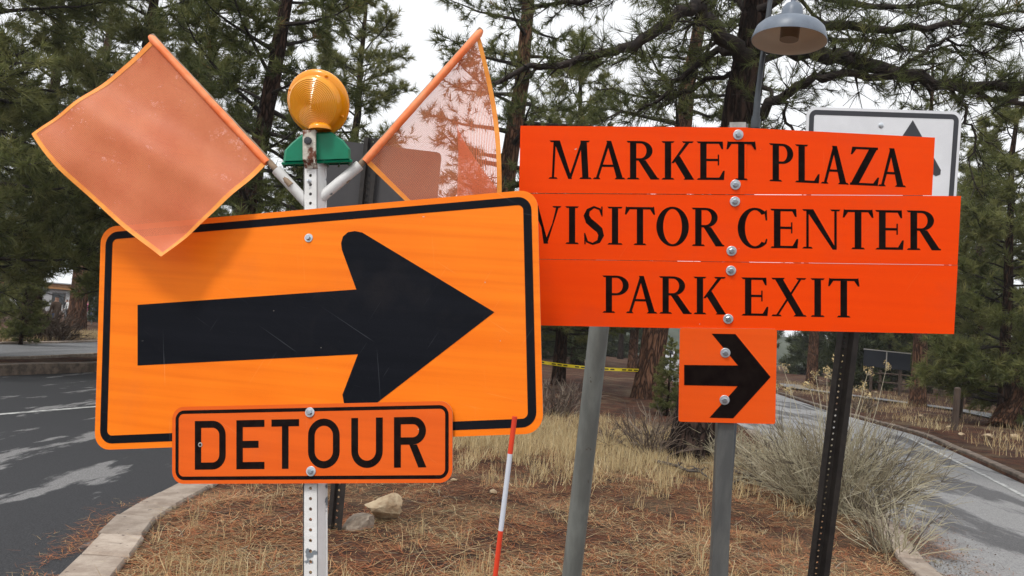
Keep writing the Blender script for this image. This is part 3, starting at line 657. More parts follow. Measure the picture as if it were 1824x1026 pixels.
# ------------------------------------------------------------------ the two flags
def flag(name, label, tip, hole, staff, free, cloth_m, bulge, n_u=36, n_v=36, sleeve_r=.0105):
    """staff(u): point along the sleeve, free(u): point on the opposite edge"""
    root = empty(name, hole, label, 'flag', 'mesh flags on the detour sign')
    mb = MB(); mb.tube([hole+(hole-tip).normalized()*.06, tip], .0085, 10); mb.build('staff', MT['dowel'], root, smooth=True)
    S = lambda u, v: staff(u)*(1-v)+free(u)*v+bulge(u, v)
    mb = MB(); mb.grid([[S(i/n_u, j/n_v) for j in range(n_v+1)] for i in range(n_u+1)])
    cl = mb.build('cloth', cloth_m, root, smooth=True)
    uvl = cl.data.uv_layers.new(name='UVMap'); idx = [0]*len(cl.data.loops)
    cl.data.loops.foreach_get('vertex_index', idx)
    uvs = []
    for v in idx: uvs += [(v//(n_v+1))/n_u, (v % (n_v+1))/n_v]
    uvl.data.foreach_set('uv', uvs)
    mb = MB(); dirn = (tip-hole).normalized()
    pts = [staff(1)+(staff(0)-staff(1))*k/10 for k in range(11)]; pts.append(staff(0)+dirn*.012)
    mb.tube(pts, [sleeve_r*(1+.05*math.sin(k*2.1)) for k in range(11)]+[sleeve_r*.6], 12)
    mb.build('sleeve', MT['sleeve'], root, smooth=True)
    hw = .026
    for nm, f in (('hem', lambda t, q: S(q*hw, .02+.98*t)), ('hem', lambda t, q: S(1-q*hw, .02+.98*t)), ('hem', lambda t, q: S(t, 1-q*hw))):
        mb = MB(); rows = []
        for k in range(31):
            a, b_ = f(k/30, 0), f(k/30, 1); nrm = (CAM-a).normalized(); e = (a-b_).normalized()*.0012
            rows.append([a+nrm*.0016+e, b_+nrm*.0014, b_-nrm*.0014, a-nrm*.0016+e])
        mb.grid(rows, closed=True); mb.build(nm, MT['hem'], root)
    return root
def lerp_poly(pts):
    pts = [(t, Vector(p)) for t, p in pts]
    def f(u):
        for (ta, a), (tb, b_) in zip(pts, pts[1:]):
            if u <= tb:
                k = (u-ta)/(tb-ta); return a.lerp(b_, k)
        return pts[-1][1]
    return f
def smooth_poly(pts):
    """Catmull-Rom through (t, point)"""
    P_ = [Vector(p) for _, p in pts]; T_ = [t for t, _ in pts]
    def f(u):
        u = min(max(u, 0), 1); i = 0
        while i < len(T_)-2 and u > T_[i+1]: i += 1
        k = (u-T_[i])/(T_[i+1]-T_[i]); p0, p1, p2, p3 = P_[max(i-1, 0)], P_[i], P_[i+1], P_[min(i+2, len(P_)-1)]
        return .5*((2*p1)+(p2-p0)*k+(2*p0-5*p1+4*p2-p3)*k*k+(3*p1-p0-3*p2+p3)*k**3)
    return f
dl = d1-.012
tipL = at(270, 64, dl+.05)
flag('mesh_flag', 'orange mesh flag spread flat, overlapping the left top corner of the arrow sign', tipL, hl1,
     lerp_poly([(0, at(272, 70, dl+.045)), (1, at(476, 290, dl))]),
     smooth_poly([(0, at(62, 240, dl-.02)), (.25, at(112, 307, dl-.05)), (.6, at(196, 386, dl-.07)), (1, at(283, 456, dl-.10))]), MT['cloth'],
     lambda u, v: up*(-.012*math.sin(PI*v)*(1-u)**2*1.0*(v**.5) + .0*u) + fw*(.012*math.sin(2.2*PI*v+1.5*u)*math.sin(PI*min(1, v*1.2))+.012*math.sin(5*v+4*u)*v+.007*math.sin(11*u-3*v)*v+.004*math.sin(17*v+6*u)*math.sin(PI*v)) + (rt*.003+up*-.007)*math.sin(PI*v)*u**2)
dr = d1+.02
tipR = at(857, 52, dr+.05)
flag('mesh_flag', 'orange mesh flag hanging limp and folded, with white sky showing through it', tipR, hr1,
     lerp_poly([(0, at(853, 60, dr+.045)), (1, at(650, 288, dr))]),
     smooth_poly([(0, at(893, 362, dr+.06)), (.22, at(812, 392, dr+.11)), (.5, at(945, 412, dr+.15)), (.75, at(925, 465, dr+.13)), (1, at(862, 492, dr+.10))]), MT['cloth_open'],
     lambda u, v: rt*(.020*math.sin(PI*v)*(1-u)**3) + fw*(.014*math.sin(2*PI*v+2*u)*v+.008*math.sin(9*u+5*v)*v))

# ------------------------------------------------------------------ amber warning light on the post
LC = at(567, 183, d1-.005)
la = (CAM-LC).normalized(); la = (la - rt*.42 - up*.10).normalized()
wl_ = empty('warning_light', top1, 'round amber warning light on a green case atop the white post', 'warning light')
RR = .0875
mb = MB(); mb.lathe(LC, la, [(0, -.045), (RR*.72, -.038), (RR*.8, -.02), (RR*.97, -.008), (RR, -.003), (RR, .004), (RR*.96, .010), (RR*.85, .014), (RR*.81, .015), (RR*.795, .034), (RR*.765, .036)], 56)
mb.build('housing', MT['amber'], wl_, smooth=True)
prof = []
for k in range(15):
    r_ = RR*.765*(1-k/14.6); z_ = .036+.012*(1-(1-k/14.6)**2)
    prof += [(r_, z_), (r_-.0022, z_+.0022)]
prof.append((0, .050))
LC2 = LC
mb = MB(); mb.lathe(LC2, la, prof, 56); mb.build('lens', MT['amber_lens'], wl_)
sa = la.orthogonal().normalized(); sb = la.cross(sa)
for k in range(4):
    a = math.radians(20+90*k); p = LC+(sa*math.cos(a)+sb*math.sin(a))*RR*.90+la*.012
    mb = MB(); mb.lathe(p, la, [(.0045, -.004), (.0045, .003), (.003, .0045), (0, .0045)], 10); mb.build('screw', MT['amber'], wl_, smooth=True)
mb = MB(); cp = at(570, 226, d1-.02); mb.lathe(cp-up*.008, up, [(.030, 0), (.030, .008), (.022, .016), (.012, .018)], 24); mb.build('lens_foot', MT['amber'], wl_, smooth=True)
# green case: tapered sides, flat front and a lip below
def case_ring(pts, d): return [at(x, y, dd+d) for x, y, dd in pts]
dcs = d1-.0
prof_f = [(504, 291), (507, 268), (520, 254), (541, 237), (590, 235), (612, 250), (624, 266), (625, 286)]
fr = [at(x, y, dcs-.008) for x, y in prof_f]; bk = [at(566+(x-566)*.95, 258+(y-258)*.75+14, dcs+.10) for x, y in prof_f]
mid = [at(566+(x-566)*1.0, y, dcs+.015) for x, y in prof_f]
mb = MB(); n_ = len(fr)
frb = [at(566+(x-566)*.93, 264+(y-264)*.88-1, dcs-.016) for x, y in prof_f]
for A, B in ((frb, fr), (fr, mid), (mid, bk)):
    for i in range(n_-1): mb.face([A[i], A[i+1], B[i+1], B[i]])
mb.face(frb); mb.face(bk[::-1])
case = mb.build('case', MT['green'], wl_, weld=True); 
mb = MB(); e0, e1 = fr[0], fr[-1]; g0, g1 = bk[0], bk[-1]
mb.face([e0+up*.004, e1+up*.004, g1+up*.004, g0+up*.004]); mb.build('underside', MT['green_shaded'], case)
for A, B in ((e0, e1), (e0, g0), (e1, g1)):
    mb = MB(); mb.tube([A, B], .0045, 6); mb.build('lip', MT['green'], case)
mb = MB()
for k in range(1, 6):
    t = k/6; mb.box((e0.lerp(e1, t)+g0.lerp(g1, t))/2-up*.002, (e1-e0).normalized()*.002, (g0-e0)*.45, up*.006)
mb.build('ribs', MT['green_shaded'], case)
# rusty strap that bolts the case to the post
sp = [at(551, 232, d1-.03), at(551, 262, d1-.032), at(551, 284, d1-.030), at(553, 291, d1-.018), at(555, 300, d1-.012)]
mb = MB(); rows = []
for p in sp: rows.append([p-rt*.017-fw*.0025, p+rt*.017-fw*.0025, p+rt*.017+fw*.0025, p-rt*.017+fw*.0025])
mb.grid(rows, closed=True); mb.face(rows[0]); mb.face(rows[-1][::-1]); mb.build('strap', MT['rust'], wl_)
mb = MB(); mb.box(at(562, 262, d1-.02), rt*.0012, fw*.014, up*.045); mb.build('strap_flange', MT['rust'], wl_)
mb = MB(); mb.lathe(at(549, 251, d1-.033), -fw, [(.0105, 0), (.0105, .006), (.009, .0095), (0, .0105)], 10); mb.build('bolt', MT['border_grey'], wl_)
mb = MB(); mb.lathe(at(553, 324, (top1-CAM).dot(fw)-.001), n1, [(.006, 0), (.006, .008), (.003, .012), (.003, .02), (0, .02)], 10); mb.build('bolt', MT['bolt'], sign1)

# ------------------------------------------------------------------ the three orange boards and arrow plate
pl2 = Plane(at(915, 578.5, 2.445), at(1699, 595, 2.308), at(915, 345, 2.413))
foot2, top2 = post_line(pl2, 1281, 1000, 1315, 222, -.034)
sign2 = empty('direction_sign', Vector((foot2.x, foot2.y, 0)), 'three stacked red-orange boards with black lettering above a square arrow plate', 'road sign')
ax2 = (top2-foot2).normalized(); s2 = (pl2.x-ax2*pl2.x.dot(ax2)).normalized(); n2 = s2.cross(ax2); n2 = n2 if n2.dot(CAM-top2) > 0 else -n2
mb = MB(); hw = .0255
perforated(mb, foot2+n2*hw, top2+n2*hw, s2, n2, hw*1.7, .0254, .0001)
for e, f in ((s2, n2), (-s2, n2)):
    mb.face([foot2+e*hw+f*hw*.85, top2+e*hw+f*hw*.85, top2+e*hw-f*hw, foot2+e*hw-f*hw]); mb.face([foot2+e*hw*.85+f*hw, top2+e*hw*.85+f*hw, top2+e*hw+f*hw*.85, foot2+e*hw+f*hw*.85])
mb.face([foot2+s2*hw-n2*hw, foot2-s2*hw-n2*hw, top2-s2*hw-n2*hw, top2+s2*hw-n2*hw]); mb.build('post', MT['galv'], sign2)
def board(corners, off, m_='board_orange', th=.003, rad=0, name='board'):
    c = [pl2.P(x, y, off) for x, y in corners]; mb = MB(); mb.prism(rounded(c, rad) if rad else c, pl2.n, th, 0, 1)
    return mb.build(name, [MT[m_], MT['alu']], sign2), c
bm1, _ = board(((924.5, 343.5), (1327, 346.3), (1332, 227), (927, 224)), .0018)
bm1b, _ = board(((1322, 346), (1660, 348), (1665.5, 245), (1326, 227.5)), 0, th=.0016)
bm2, _ = board(((911, 460.6), (1705.5, 472.0), (1711.8, 349.2), (914, 344.6)), .0005)
bm3, _ = board(((914, 578.5), (1699.3, 595), (1706, 472.6), (911, 461.3)), -.0005)
letters(pl2, bm1, 'MARKET', ((977, 1054), (1056, 1114), (1116, 1174), (1178, 1237), (1241, 1291), (1294, 1347)), (250, 252.5), (318.5, 321), .0021)
letters(pl2, bm1b, 'PLAZA', ((1370, 1413), (1416, 1460), (1462, 1512), (1514, 1566), (1564, 1614)), (255, 265), (322.5, 333.5), .0004)
letters(pl2, bm2, 'VISITOR', ((944, 1000), (1007, 1031), (1039, 1076), (1082, 1109), (1113, 1167), (1169, 1227), (1232, 1290)), (366.5, 370.5), (433.5, 439), .0008)
letters(pl2, bm2, 'CENTER', ((1314, 1367), (1372, 1422), (1429, 1497), (1501, 1556), (1559, 1610), (1615, 1676)), (371, 375.5), (441, 446), .0008)
letters(pl2, bm3, 'PARK', ((1073, 1120), (1115, 1171), (1174, 1232), (1235, 1294)), (490.5, 493.5), (557, 560.5), -.0002)
letters(pl2, bm3, 'EXIT', ((1320.6, 1368.6), (1374, 1437), (1444, 1469), (1475, 1531)), (494, 496.5), (562, 566), -.0002)
for x, y, par, o in ((1315, 240, bm1, .0018), (1310, 329, bm1, .0018), (1309, 359, bm2, .0005), (1303, 447, bm2, .0005), (1302, 482, bm3, 0), (1297, 568, bm3, 0)): bolt(pl2, x, y, o+.001, par, .0148)
sq, _ = board(((1208.5, 751), (1381, 755.5), (1384, 586), (1211, 584)), .004, 'square_orange', rad=.007, name='arrow_plate')
mb = MB(); mb.face([pl2.P(x, y, .0048) for x, y in ((1218.6, 650), (1314.5, 651), (1267.7, 594.4), (1310, 595), (1372.6, 671.6), (1306, 745), (1263.8, 744), (1314, 688), (1218.6, 686))]); mb.build('arrow', MT['letter_black'], sq)
bolt(pl2, 1292, 628.5, .0048, sq, .0148); bolt(pl2, 1290.5, 712.5, .0048, sq, .0148)
mb = MB(); c = pl2.P(1314, 225, -.006); mb.box(c, pl2.x*.0235, pl2.n*.0015, pl2.z*.012); mb.build('back_strap', MT['alu'], sign2)

# ------------------------------------------------------------------ white sign behind, on the dark post
pl3 = Plane(at(1428, 372, 3.14), at(1697, 380, 3.12), at(1437, 190, 3.10))
foot3, top3 = post_line(pl3, 1457, 1020, 1512, 560, -.02)
top3 = pl3.P(1556, 215, -.02)
d3 = (pl3.P(1512, 590, -.02)-pl3.P(1458, 1020, -.02)).normalized(); top3 = pl3.P(1512, 590, -.02)+d3*.80
sign3 = empty('arrow_road_sign', Vector((foot3.x, foot3.y, 0)), 'white road sign with dark border on a dark channel post behind the orange boards', 'road sign')
s3 = (pl3.x-d3*pl3.x.dot(d3)).normalized(); n3 = s3.cross(d3); n3 = n3 if n3.dot(CAM-top3) > 0 else -n3
channel_post('post', foot3, top3-n3*.004, s3, n3, sign3, MT['dark_post'], web=.030, wall=.030, flange=.022, web_front=False, r=.0046)
c3 = [pl3.P(x, y) for x, y in ((1424, 545), (1689, 556), (1714, 199), (1437, 190))]
mb = MB(); mb.prism(rounded(c3, .035), pl3.n, .003, 0, 1); wp = mb.build('panel', [MT['white_sheet'], MT['alu']], sign3)
border(pl3, c3, .011, .030, .034, .0008, wp, MT['border_grey'])
mb = MB(); mb.face([pl3.P(x, y, .0008) for x, y in ((1626, 214), (1676, 303), (1675, 311), (1667, 314), (1646, 300), (1640, 430), (1608, 430), (1608, 300), (1578, 310), (1569, 306), (1571, 298))]); mb.build('arrow', MT['border_grey'], wp)
mb = MB(); mb.lathe(pl3.P(1569, 223.5), pl3.n, [(.010, 0), (.010, .002), (.006, .004), (0, .005)], 14); mb.build('bolt', MT['bolt'], wp)

# ------------------------------------------------------------------ grey pipe post, marker stake
a, b_ = at(1019, 1020, 3.3), at(1067, 585, 3.2); dd = (b_-a); ft = a+dd*((-.2-a.z)/dd.z); tp = b_+dd*.45
pipe = empty('pipe_post', Vector((ft.x, ft.y, 0)), 'plain grey round steel pipe post leaning right under the orange boards', 'post')
mb = MB(); mb.tube([ft.lerp(tp, k/8) for k in range(9)], .041, 24); smooth_angle(mb.build('pipe', MT['pipe'], pipe), 40)
mb = MB(); mb.lathe(tp, dd, [(.043, -.03), (.043, .0), (.036, .012), (0, .018)], 24); smooth_angle(mb.build('cap', MT['pipe'], pipe), 40)
a, b_ = at(917, 742, 1.80), at(882.5, 1026, 1.80); dd = (a-b_); ft = b_+dd*((-.1-b_.z)/dd.z)
stake = empty('marker_stake', Vector((ft.x, ft.y, 0)), 'thin red and white striped marker stake in front of the arrow sign', 'marker stake')
p808, p945 = at(908.6, 808, 1.80), at(892, 945, 1.80)
for nm, q0, q1, mm in (('red_band', p808, a, 'stake_red'), ('white_band', p945, p808, 'stake_white'), ('red_band', ft, p945, 'stake_red')):
    mb = MB(); mb.tube([q0, q1], .0058, 12); mb.build(nm, MT[mm], stake, smooth=False)

# ------------------------------------------------------------------ dark sign seen from behind (left)
fD = ground(594, 955); tD = at(662, 245, 5.75)
pl4p = at(655, 330, 5.72); 
signD = empty('road_sign', Vector((fD.x, fD.y, 0)), 'back of a dark grey road sign on a perforated post behind the warning light', 'road sign')
axd = (tD-fD).normalized(); sdv = (Vector((1, -.1, 0))-axd*axd.x).normalized(); sdv = (sdv-axd*sdv.dot(axd)).normalized(); nD = sdv.cross(axd); nD = nD if nD.dot(CAM-tD) > 0 else -nD
channel_post('post', fD-axd*.3, tD, sdv, nD, signD, MT['dark_post'], web=.034, wall=.03, flange=.03, web_front=False, pitch=.05, r=.009)
mb = MB(); cD = [on_plane(x, y, tD-nD*.04, nD) for x, y in ((540, 470), (765, 495), (787, 272), (560, 245))]
mb.prism(rounded(cD, .04), nD, .003, 0, 0); mb.build('panel', MT['back'], signD)

# ------------------------------------------------------------------ barn lamp on its pole
DL = 5.6
lamp = empty('street_lamp', Vector(ground(1279, 1024, 0)), 'grey barn-style lamp with wide shade hanging in front of the large pine', 'lamp')
lb = at(1279, 1028, DL); lt = at(1386, -90, DL+.05)
mb = MB(); mb.tube([lb-up*.3, at(1345, 225, DL), at(1347, 207, DL)], [.030, .030, .030], 16); mb.tube([at(1345, 228, DL), at(1350, 172, DL)], .024, 16); mb.tube([at(1349, 172, DL), at(1372, 0, DL), lt], [.019, .017, .017], 14)
smooth_angle(mb.build('pole', MT['lamp_pole'], lamp), 40)
mb = MB(); mb.tube([at(1345, 228, DL), at(1347, 212, DL)], .034, 16); mb.build('collar', MT['lamp_pole'], lamp, smooth=False)
SC = at(1405, 74, DL-.25); sax = Vector((.06, 0, 1)).normalized(); SR = .247
mb = MB(); mb.lathe(SC, sax, [(SR, 0), (SR*1.005, .006), (SR*.95, .055), (SR*.91, .085), (SR*.80, .112), (SR*.55, .138), (SR*.34, .150), (SR*.30, .158), (SR*.29, .20), (SR*.27, .235), (SR*.2, .26)], 56)
smooth_angle(mb.build('shade', MT['lamp'], lamp), 35)
mb = MB(); mb.lathe(SC, sax, [(SR*.99, .002), (SR*.93, .053), (SR*.88, .083), (SR*.76, .108), (SR*.5, .132), (0, .14)], 48); mb.build('shade_inside', MT['lamp_in'], lamp, smooth=True)
mb = MB(); mb.lathe(SC, sax, [(0, .012), (SR*.25, .012), (SR*.26, .13)], 28); smooth_angle(mb.build('bulb_globe', MT['lamp_bulb'], lamp), 40)
gp_ = [SC+sax*.25]+[SC+sax*(.25+.35*math.sin(t*PI/2))+(lt-SC-sax*.6)*(1-math.cos(t*PI/2)) for t in (.2, .4, .6, .8)]+[lt]
mb = MB(); mb.tube(gp_, .017, 12); mb.build('gooseneck', MT['lamp'], lamp, smooth=True)

# ------------------------------------------------------------------ trees
class Tree:
    def __init__(self): self.wood = MB(); self.limb = MB(); self.t = []      # tufts: pos, dir, length, tint
    def tuft(self, p, d, ln, tint): self.t.append((*p, *d, ln, tint))
def rv(s=1.0): return Vector((random.gauss(0, s), random.gauss(0, s), random.gauss(0, s)))
def grow(T, path, r0_, r1_, twigs, tl, tuft_len, dens, tint, bare=0.25, sides=6, sub=2, droop=.15):
    """limb along path with side twigs and needle tufts"""
    n = len(path); rad = [r0_+(r1_-r0_)*(k/(n-1))**.8 for k in range(n)]
    T.limb.tube(path, rad, sides, cap=False)
    cum = [0]
    for a, b_ in zip(path, path[1:]): cum.append(cum[-1]+(b_-a).length)
    L_ = cum[-1]
    def pt(s):
        s = min(max(s, 0), L_-1e-6)
        for k in range(n-1):
            if s <= cum[k+1]:
                u = (s-cum[k])/max(1e-9, cum[k+1]-cum[k]); return path[k].lerp(path[k+1], u), (path[k+1]-path[k]).normalized()
        return path[-1], (path[-1]-path[-2]).normalized()
    for k in range(twigs):
        s = L_*(bare+(1-bare)*(k+random.random())/twigs); p, d = pt(s)
        side = d.cross(Vector((0, 0, 1))); side = side.normalized() if side.length > .1 else Vector((1, 0, 0))
        td = (d*random.uniform(.2, .9)+side*random.choice((-1, 1))*random.uniform(.4, 1)+Vector((0, 0, random.uniform(-.5, .55)))).normalized()
        l = tl*random.uniform(.5, 1.2)*(1.1-.5*s/L_)
        q = [p]; 
        for j in range(3): td = (td+rv(.18)+Vector((0, 0, -droop*.3 if j < 1 else droop*.5))).normalized(); q.append(q[-1]+td*l/3)
        T.limb.tube(q, [max(.006, r1_*.8), .006, .005, .004], 4, cap=False)
        ends = [(q[-1], td), (q[2], (q[3]-q[1]).normalized())]
        for j in range(sub):
            m_ = q[random.choice((1, 2))]; sd_ = (td+rv(.6)).normalized(); e = m_+sd_*l*random.uniform(.25, .5)
            T.limb.tube([m_, e], [.005, .004], 3, cap=False); ends.append((e, sd_))
        for e, ed in ends:
            if random.random() < dens:
                tt = min(1, max(0, tint+random.gauss(0, .16)))
                T.tuft(e, (ed+Vector((0, 0, .25))).normalized(), tuft_len*random.uniform(.75, 1.15), tt)
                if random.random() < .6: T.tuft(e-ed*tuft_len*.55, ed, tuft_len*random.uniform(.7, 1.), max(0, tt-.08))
    T.tuft(path[-1], (path[-1]-path[-2]).normalized(), tuft_len, tint)
def needles(name, T, npt, width, m_, spread=(.25, 1.25)):
    a = np.array(T.t, dtype=np.float64); a = np.repeat(a, npt, axis=0); n = len(a)
    P_, D = a[:, :3], a[:, 3:6]; ln = a[:, 6]*rng.uniform(.7, 1.1, n); tint = np.clip(a[:, 7]+rng.normal(0, .07, n), 0, 1)
    r_ = rng.normal(size=(n, 3)); pr_ = r_-D*(r_*D).sum(1)[:, None]; pr_ /= np.linalg.norm(pr_, axis=1)[:, None]+1e-9
    th = rng.uniform(spread[0], spread[1], n)[:, None]; nd = D*np.cos(th)+pr_*np.sin(th)
    wv = np.cross(nd, rng.normal(size=(n, 3))); wv /= np.linalg.norm(wv, axis=1)[:, None]+1e-9
    b0 = P_+D*(rng.uniform(-.3, .25, n)*ln)[:, None]
    V = np.empty((n*3, 3)); V[0::3] = b0-wv*width/2; V[1::3] = b0+wv*width/2; V[2::3] = b0+nd*ln[:, None]
    F_ = np.arange(n*3).reshape(n, 3)
    return fast_mesh(name, V, F_, m_, tint=np.repeat(tint, 3))
def make_tree(T, name, bark, leaf, npt, width, label, group=None, cat='tree', spread=(.25, 1.25)):
    root = empty(name, (0, 0, 0), label, cat, group)
    o = T.wood.build('trunk', bark, root, smooth=True)
    T.limb.build('limbs', MT['limb'], root, smooth=True)
    me = needles('crown', T, npt, width, leaf, spread); ob = bpy.data.objects.new('crown', me); col.objects.link(ob); ob.parent = root
    return root
def copy_tree(root, loc, rz, sc, label, group=None, lean=(0, 0)):
    r = root.copy(); col.objects.link(r); r.location = loc; r.rotation_euler = (lean[0], lean[1], rz); r.scale = (sc, sc, sc); r['label'] = label
    if group: r['group'] = group
    elif 'group' in r: del r['group']
    for ch in root.children:
        c = ch.copy(); col.objects.link(c); c.parent = r
    return r
def trunk(T, pts, r0_, r1_, sides=14, flare=1.25):
    n = len(pts); rad = [r0_+(r1_-r0_)*k/(n-1) for k in range(n)]
    rad[0] *= flare
    fine, fr_ = [], []
    for k in range(n-1):
        for j in range(4):
            u = j/4; fine.append(pts[k].lerp(pts[k+1], u)); fr_.append((rad[k]+(rad[k+1]-rad[k])*(u if k else u**.45))*random.uniform(.97, 1.03))
    fine.append(pts[-1]); fr_.append(rad[-1])
    b0 = len(T.wood.v); T.wood.tube(fine, fr_, sides)
    for k in range(b0, len(T.wood.v)): T.wood.v[k] = T.wood.v[k]+rv(.012*r0_/.3)*Vector((1, 1, .2)).length*.5
def pine(H, r_, crown0, nbr, Lmax, seed, tuft_len=.22, twigs=9, dens=.9, tint=.45, sub=2, tl=.8, shape=.55, low_bias=0.0, dead=8):
    random.seed(seed); T = Tree(); n = 9
    wob = [Vector((random.gauss(0, .02), random.gauss(0, .02), 0))*H*.25 for _ in range(n)]
    pts = [Vector((0, 0, H*k/(n-1)-(.15 if k == 0 else 0)))+(wob[k]*(k/(n-1)) if k else Vector()) for k in range(n)]
    trunk(T, pts, r_, .03)
    def axis(z):
        k = min(n-2, max(0, int(z/H*(n-1)))); u = z/H*(n-1)-k; return pts[k].lerp(pts[k+1], u)
    for i in range(nbr):
        f = (i+random.random())/nbr; z = crown0+(H*.98-crown0)*f**(1+low_bias)
        az = i*2.39996+random.uniform(-.5, .5); g = (z-crown0)/(H-crown0)
        l = Lmax*(1-g)**shape*random.uniform(.65, 1.1)*(.75+.25*min(1, g*6)); l = max(l, .4)
        d = Vector((math.cos(az), math.sin(az), random.uniform(-.15, .35)+.4*g)); p = axis(z); q = [p]
        for k in range(5): d = (d+rv(.10)+Vector((0, 0, -.07 if k < 2 else .09))).normalized(); q.append(q[-1]+d*l/5)
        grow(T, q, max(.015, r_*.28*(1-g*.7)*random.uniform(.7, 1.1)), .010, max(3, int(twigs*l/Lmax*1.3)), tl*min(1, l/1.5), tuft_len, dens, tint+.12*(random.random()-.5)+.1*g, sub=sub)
    for i in range(dead):
        z = random.uniform(crown0*.45, crown0*1.3); az = random.uniform(0, 6.28); d = Vector((math.cos(az), math.sin(az), random.uniform(-.3, .2))); p = axis(z); q = [p]
        for k in range(4): d = (d+rv(.22)).normalized(); q.append(q[-1]+d*random.uniform(.2, .5))
        T.limb.tube(q, [.022, .016, .011, .007, .004], 4, cap=False)
        for k in (2, 3):
            for _ in range(2): T.limb.tube([q[k], q[k]+(d+rv(.6)).normalized()*random.uniform(.2, .5)], [.007, .003], 3, cap=False)
    return T
def lean_to(base, px, py, dist):
    """direction from base to a picture point at about that distance"""
    return (at(px, py, dist)-base).normalized()
def lean_euler(v):
    v = Vector(v).normalized(); q = Vector((0, 0, 1)).rotation_difference(v); e = q.to_euler(); return e
def set_tree(root, base, rz, sc, top=None):
    root.location = base; root.scale = (sc, sc, sc)
    q = Matrix.Rotation(rz, 4, 'Z').to_quaternion()
    if top is not None: q = Vector((0, 0, 1)).rotation_difference((top-base).normalized()) @ q
    root.rotation_mode = 'QUATERNION'; root.rotation_quaternion = q

# --- the large near pine with the long crooked limbs
random.seed(21)
T = Tree(); DA = 11.6
bA = ground(1236, 820, 0)
tpts = [bA-Vector((0, 0, .15)), at(1262, 640, DA), at(1290, 440, DA), at(1318, 220, DA), at(1336, 100, DA), at(1352, -20, DA), at(1375, -240, DA+.1), at(1395, -520, DA+.2), at(1410, -800, DA+.3)]
trunk(T, tpts, .37, .10, 20, 1.25)
def pix(*pts): return [at(x, y, d) for x, y, d in pts]
def densify(q, j=.03):
    out = []
    for a, b_ in zip(q, q[1:]):
        for k in range(3): out.append(a.lerp(b_, k/3)+rv(j*.6))
    out.append(q[-1]); return out
big = [
 (pix((1335, 100, 11.5), (1300, 78, 11.2), (1262, 38, 10.9), (1236, 8, 10.6), (1200, 28, 10.4), (1160, 62, 10.2), (1110, 84, 10.1), (1050, 98, 10.0), (1000, 118, 9.9), (950, 124, 9.8), (880, 150, 9.7)), .135, .03, 30),
 (pix((1345, 75, 11.5), (1390, 75, 11.0), (1450, 92, 10.6), (1520, 110, 10.3), (1590, 130, 10.1), (1660, 148, 10.0), (1740, 158, 9.9), (1840, 165, 9.8), (1960, 170, 9.7)), .15, .05, 34),
 (pix((1335, 215, 11.5), (1372, 188, 11.0), (1410, 158, 10.7), (1450, 138, 10.5), (1500, 131, 10.3), (1570, 135, 10.1), (1640, 146, 10.0), (1720, 160, 9.9), (1790, 180, 9.8), (1850, 195, 9.7)), .085, .03, 26),
 (pix((1318, 95, 11.6), (1282, 92, 11.8), (1240, 118, 11.9), (1200, 150, 12), (1165, 185, 12.1), (1120, 200, 12.2), (1060, 215, 12.3)), .075, .014, 22),
 (pix((1340, 60, 11.4), (1400, 35, 11.0), (1470, 42, 10.6), (1540, 40, 10.3), (1620, 55, 10.1), (1700, 40, 10.0), (1800, 50, 9.8), (1900, 60, 9.7)), .10, .02, 30),
 (pix((1350, 20, 11.4), (1420, -20, 11.1), (1500, 5, 10.8), (1580, 12, 10.6), (1660, 10, 10.4), (1740, 30, 10.3), (1830, 20, 10.2)), .07, .015, 26),
 (pix((1340, 20, 11.6), (1290, -10, 11.9), (1255, 15, 12.1), (1225, 55, 12.3), (1205, 100, 12.5)), .06, .012, 12),
 (pix((1360, 150, 11.3), (1395, 185, 11.0), (1410, 230, 10.9), (1425, 280, 10.8)), .04, .012, 8),
 (pix((1330, 130, 11.7), (1260, 150, 12.2), (1190, 175, 12.6), (1130, 170, 12.9), (1070, 160, 13.1)), .05, .012, 16),
 (pix((1340, -20, 11.4), (1260, -60, 10.9), (1170, -40, 10.5), (1090, -10, 10.2), (1010, 5, 10.0), (950, 10, 9.9)), .09, .02, 26),
 (pix((1360, 110, 11.9), (1430, 60, 12.4), (1520, 70, 12.9), (1600, 90, 13.3), (1690, 85, 13.6), (1780, 110, 13.9)), .06, .012, 22),
 (pix((1600, 130, 10.1), (1640, 95, 10.1), (1690, 75, 10.1), (1740, 90, 10.0), (1790, 85, 10.0)), .03, .01, 14),
 (pix((1690, 150, 10.0), (1720, 195, 9.9), (1735, 250, 9.8), (1728, 300, 9.8)), .03, .008, 9),
]
for q, ra, rb, tw in big: grow(T, densify(q, .05), ra*.95, rb*.9, int(tw*2.1), .8, .19, .42, .46, bare=.10, sides=10, sub=4, droop=.3)
for i in range(46):       # crown above the frame
    z = random.uniform(7.2, 15); az = random.uniform(0, 6.28); q = [bA.lerp(tpts[-1], z/(tpts[-1].z))]; d = Vector((math.cos(az), math.sin(az), .1))
    l = random.uniform(2, 4)*(1-(z-7)/14)
    for k in range(5): d = (d+rv(.12)).normalized(); q.append(q[-1]+d*l/5)
    grow(T, q, .06, .012, 10, .8, .2, .9, .4, sub=2)
T2 = Tree()
def shift(mbx, o): mbx.v = [p-o for p in mbx.v]
shift(T.wood, bA); shift(T.limb, bA); T.t = [(a[0]-bA.x, a[1]-bA.y, a[2]-bA.z, *a[3:]) for a in T.t]
big_pine = make_tree(T, 'pine_tree', MT['bark_dark'], MT['needle_a'], 22, .006, 'large dark pine with long crooked limbs behind the lamp and orange boards', spread=(.2, 1.1))
big_pine.location = bA

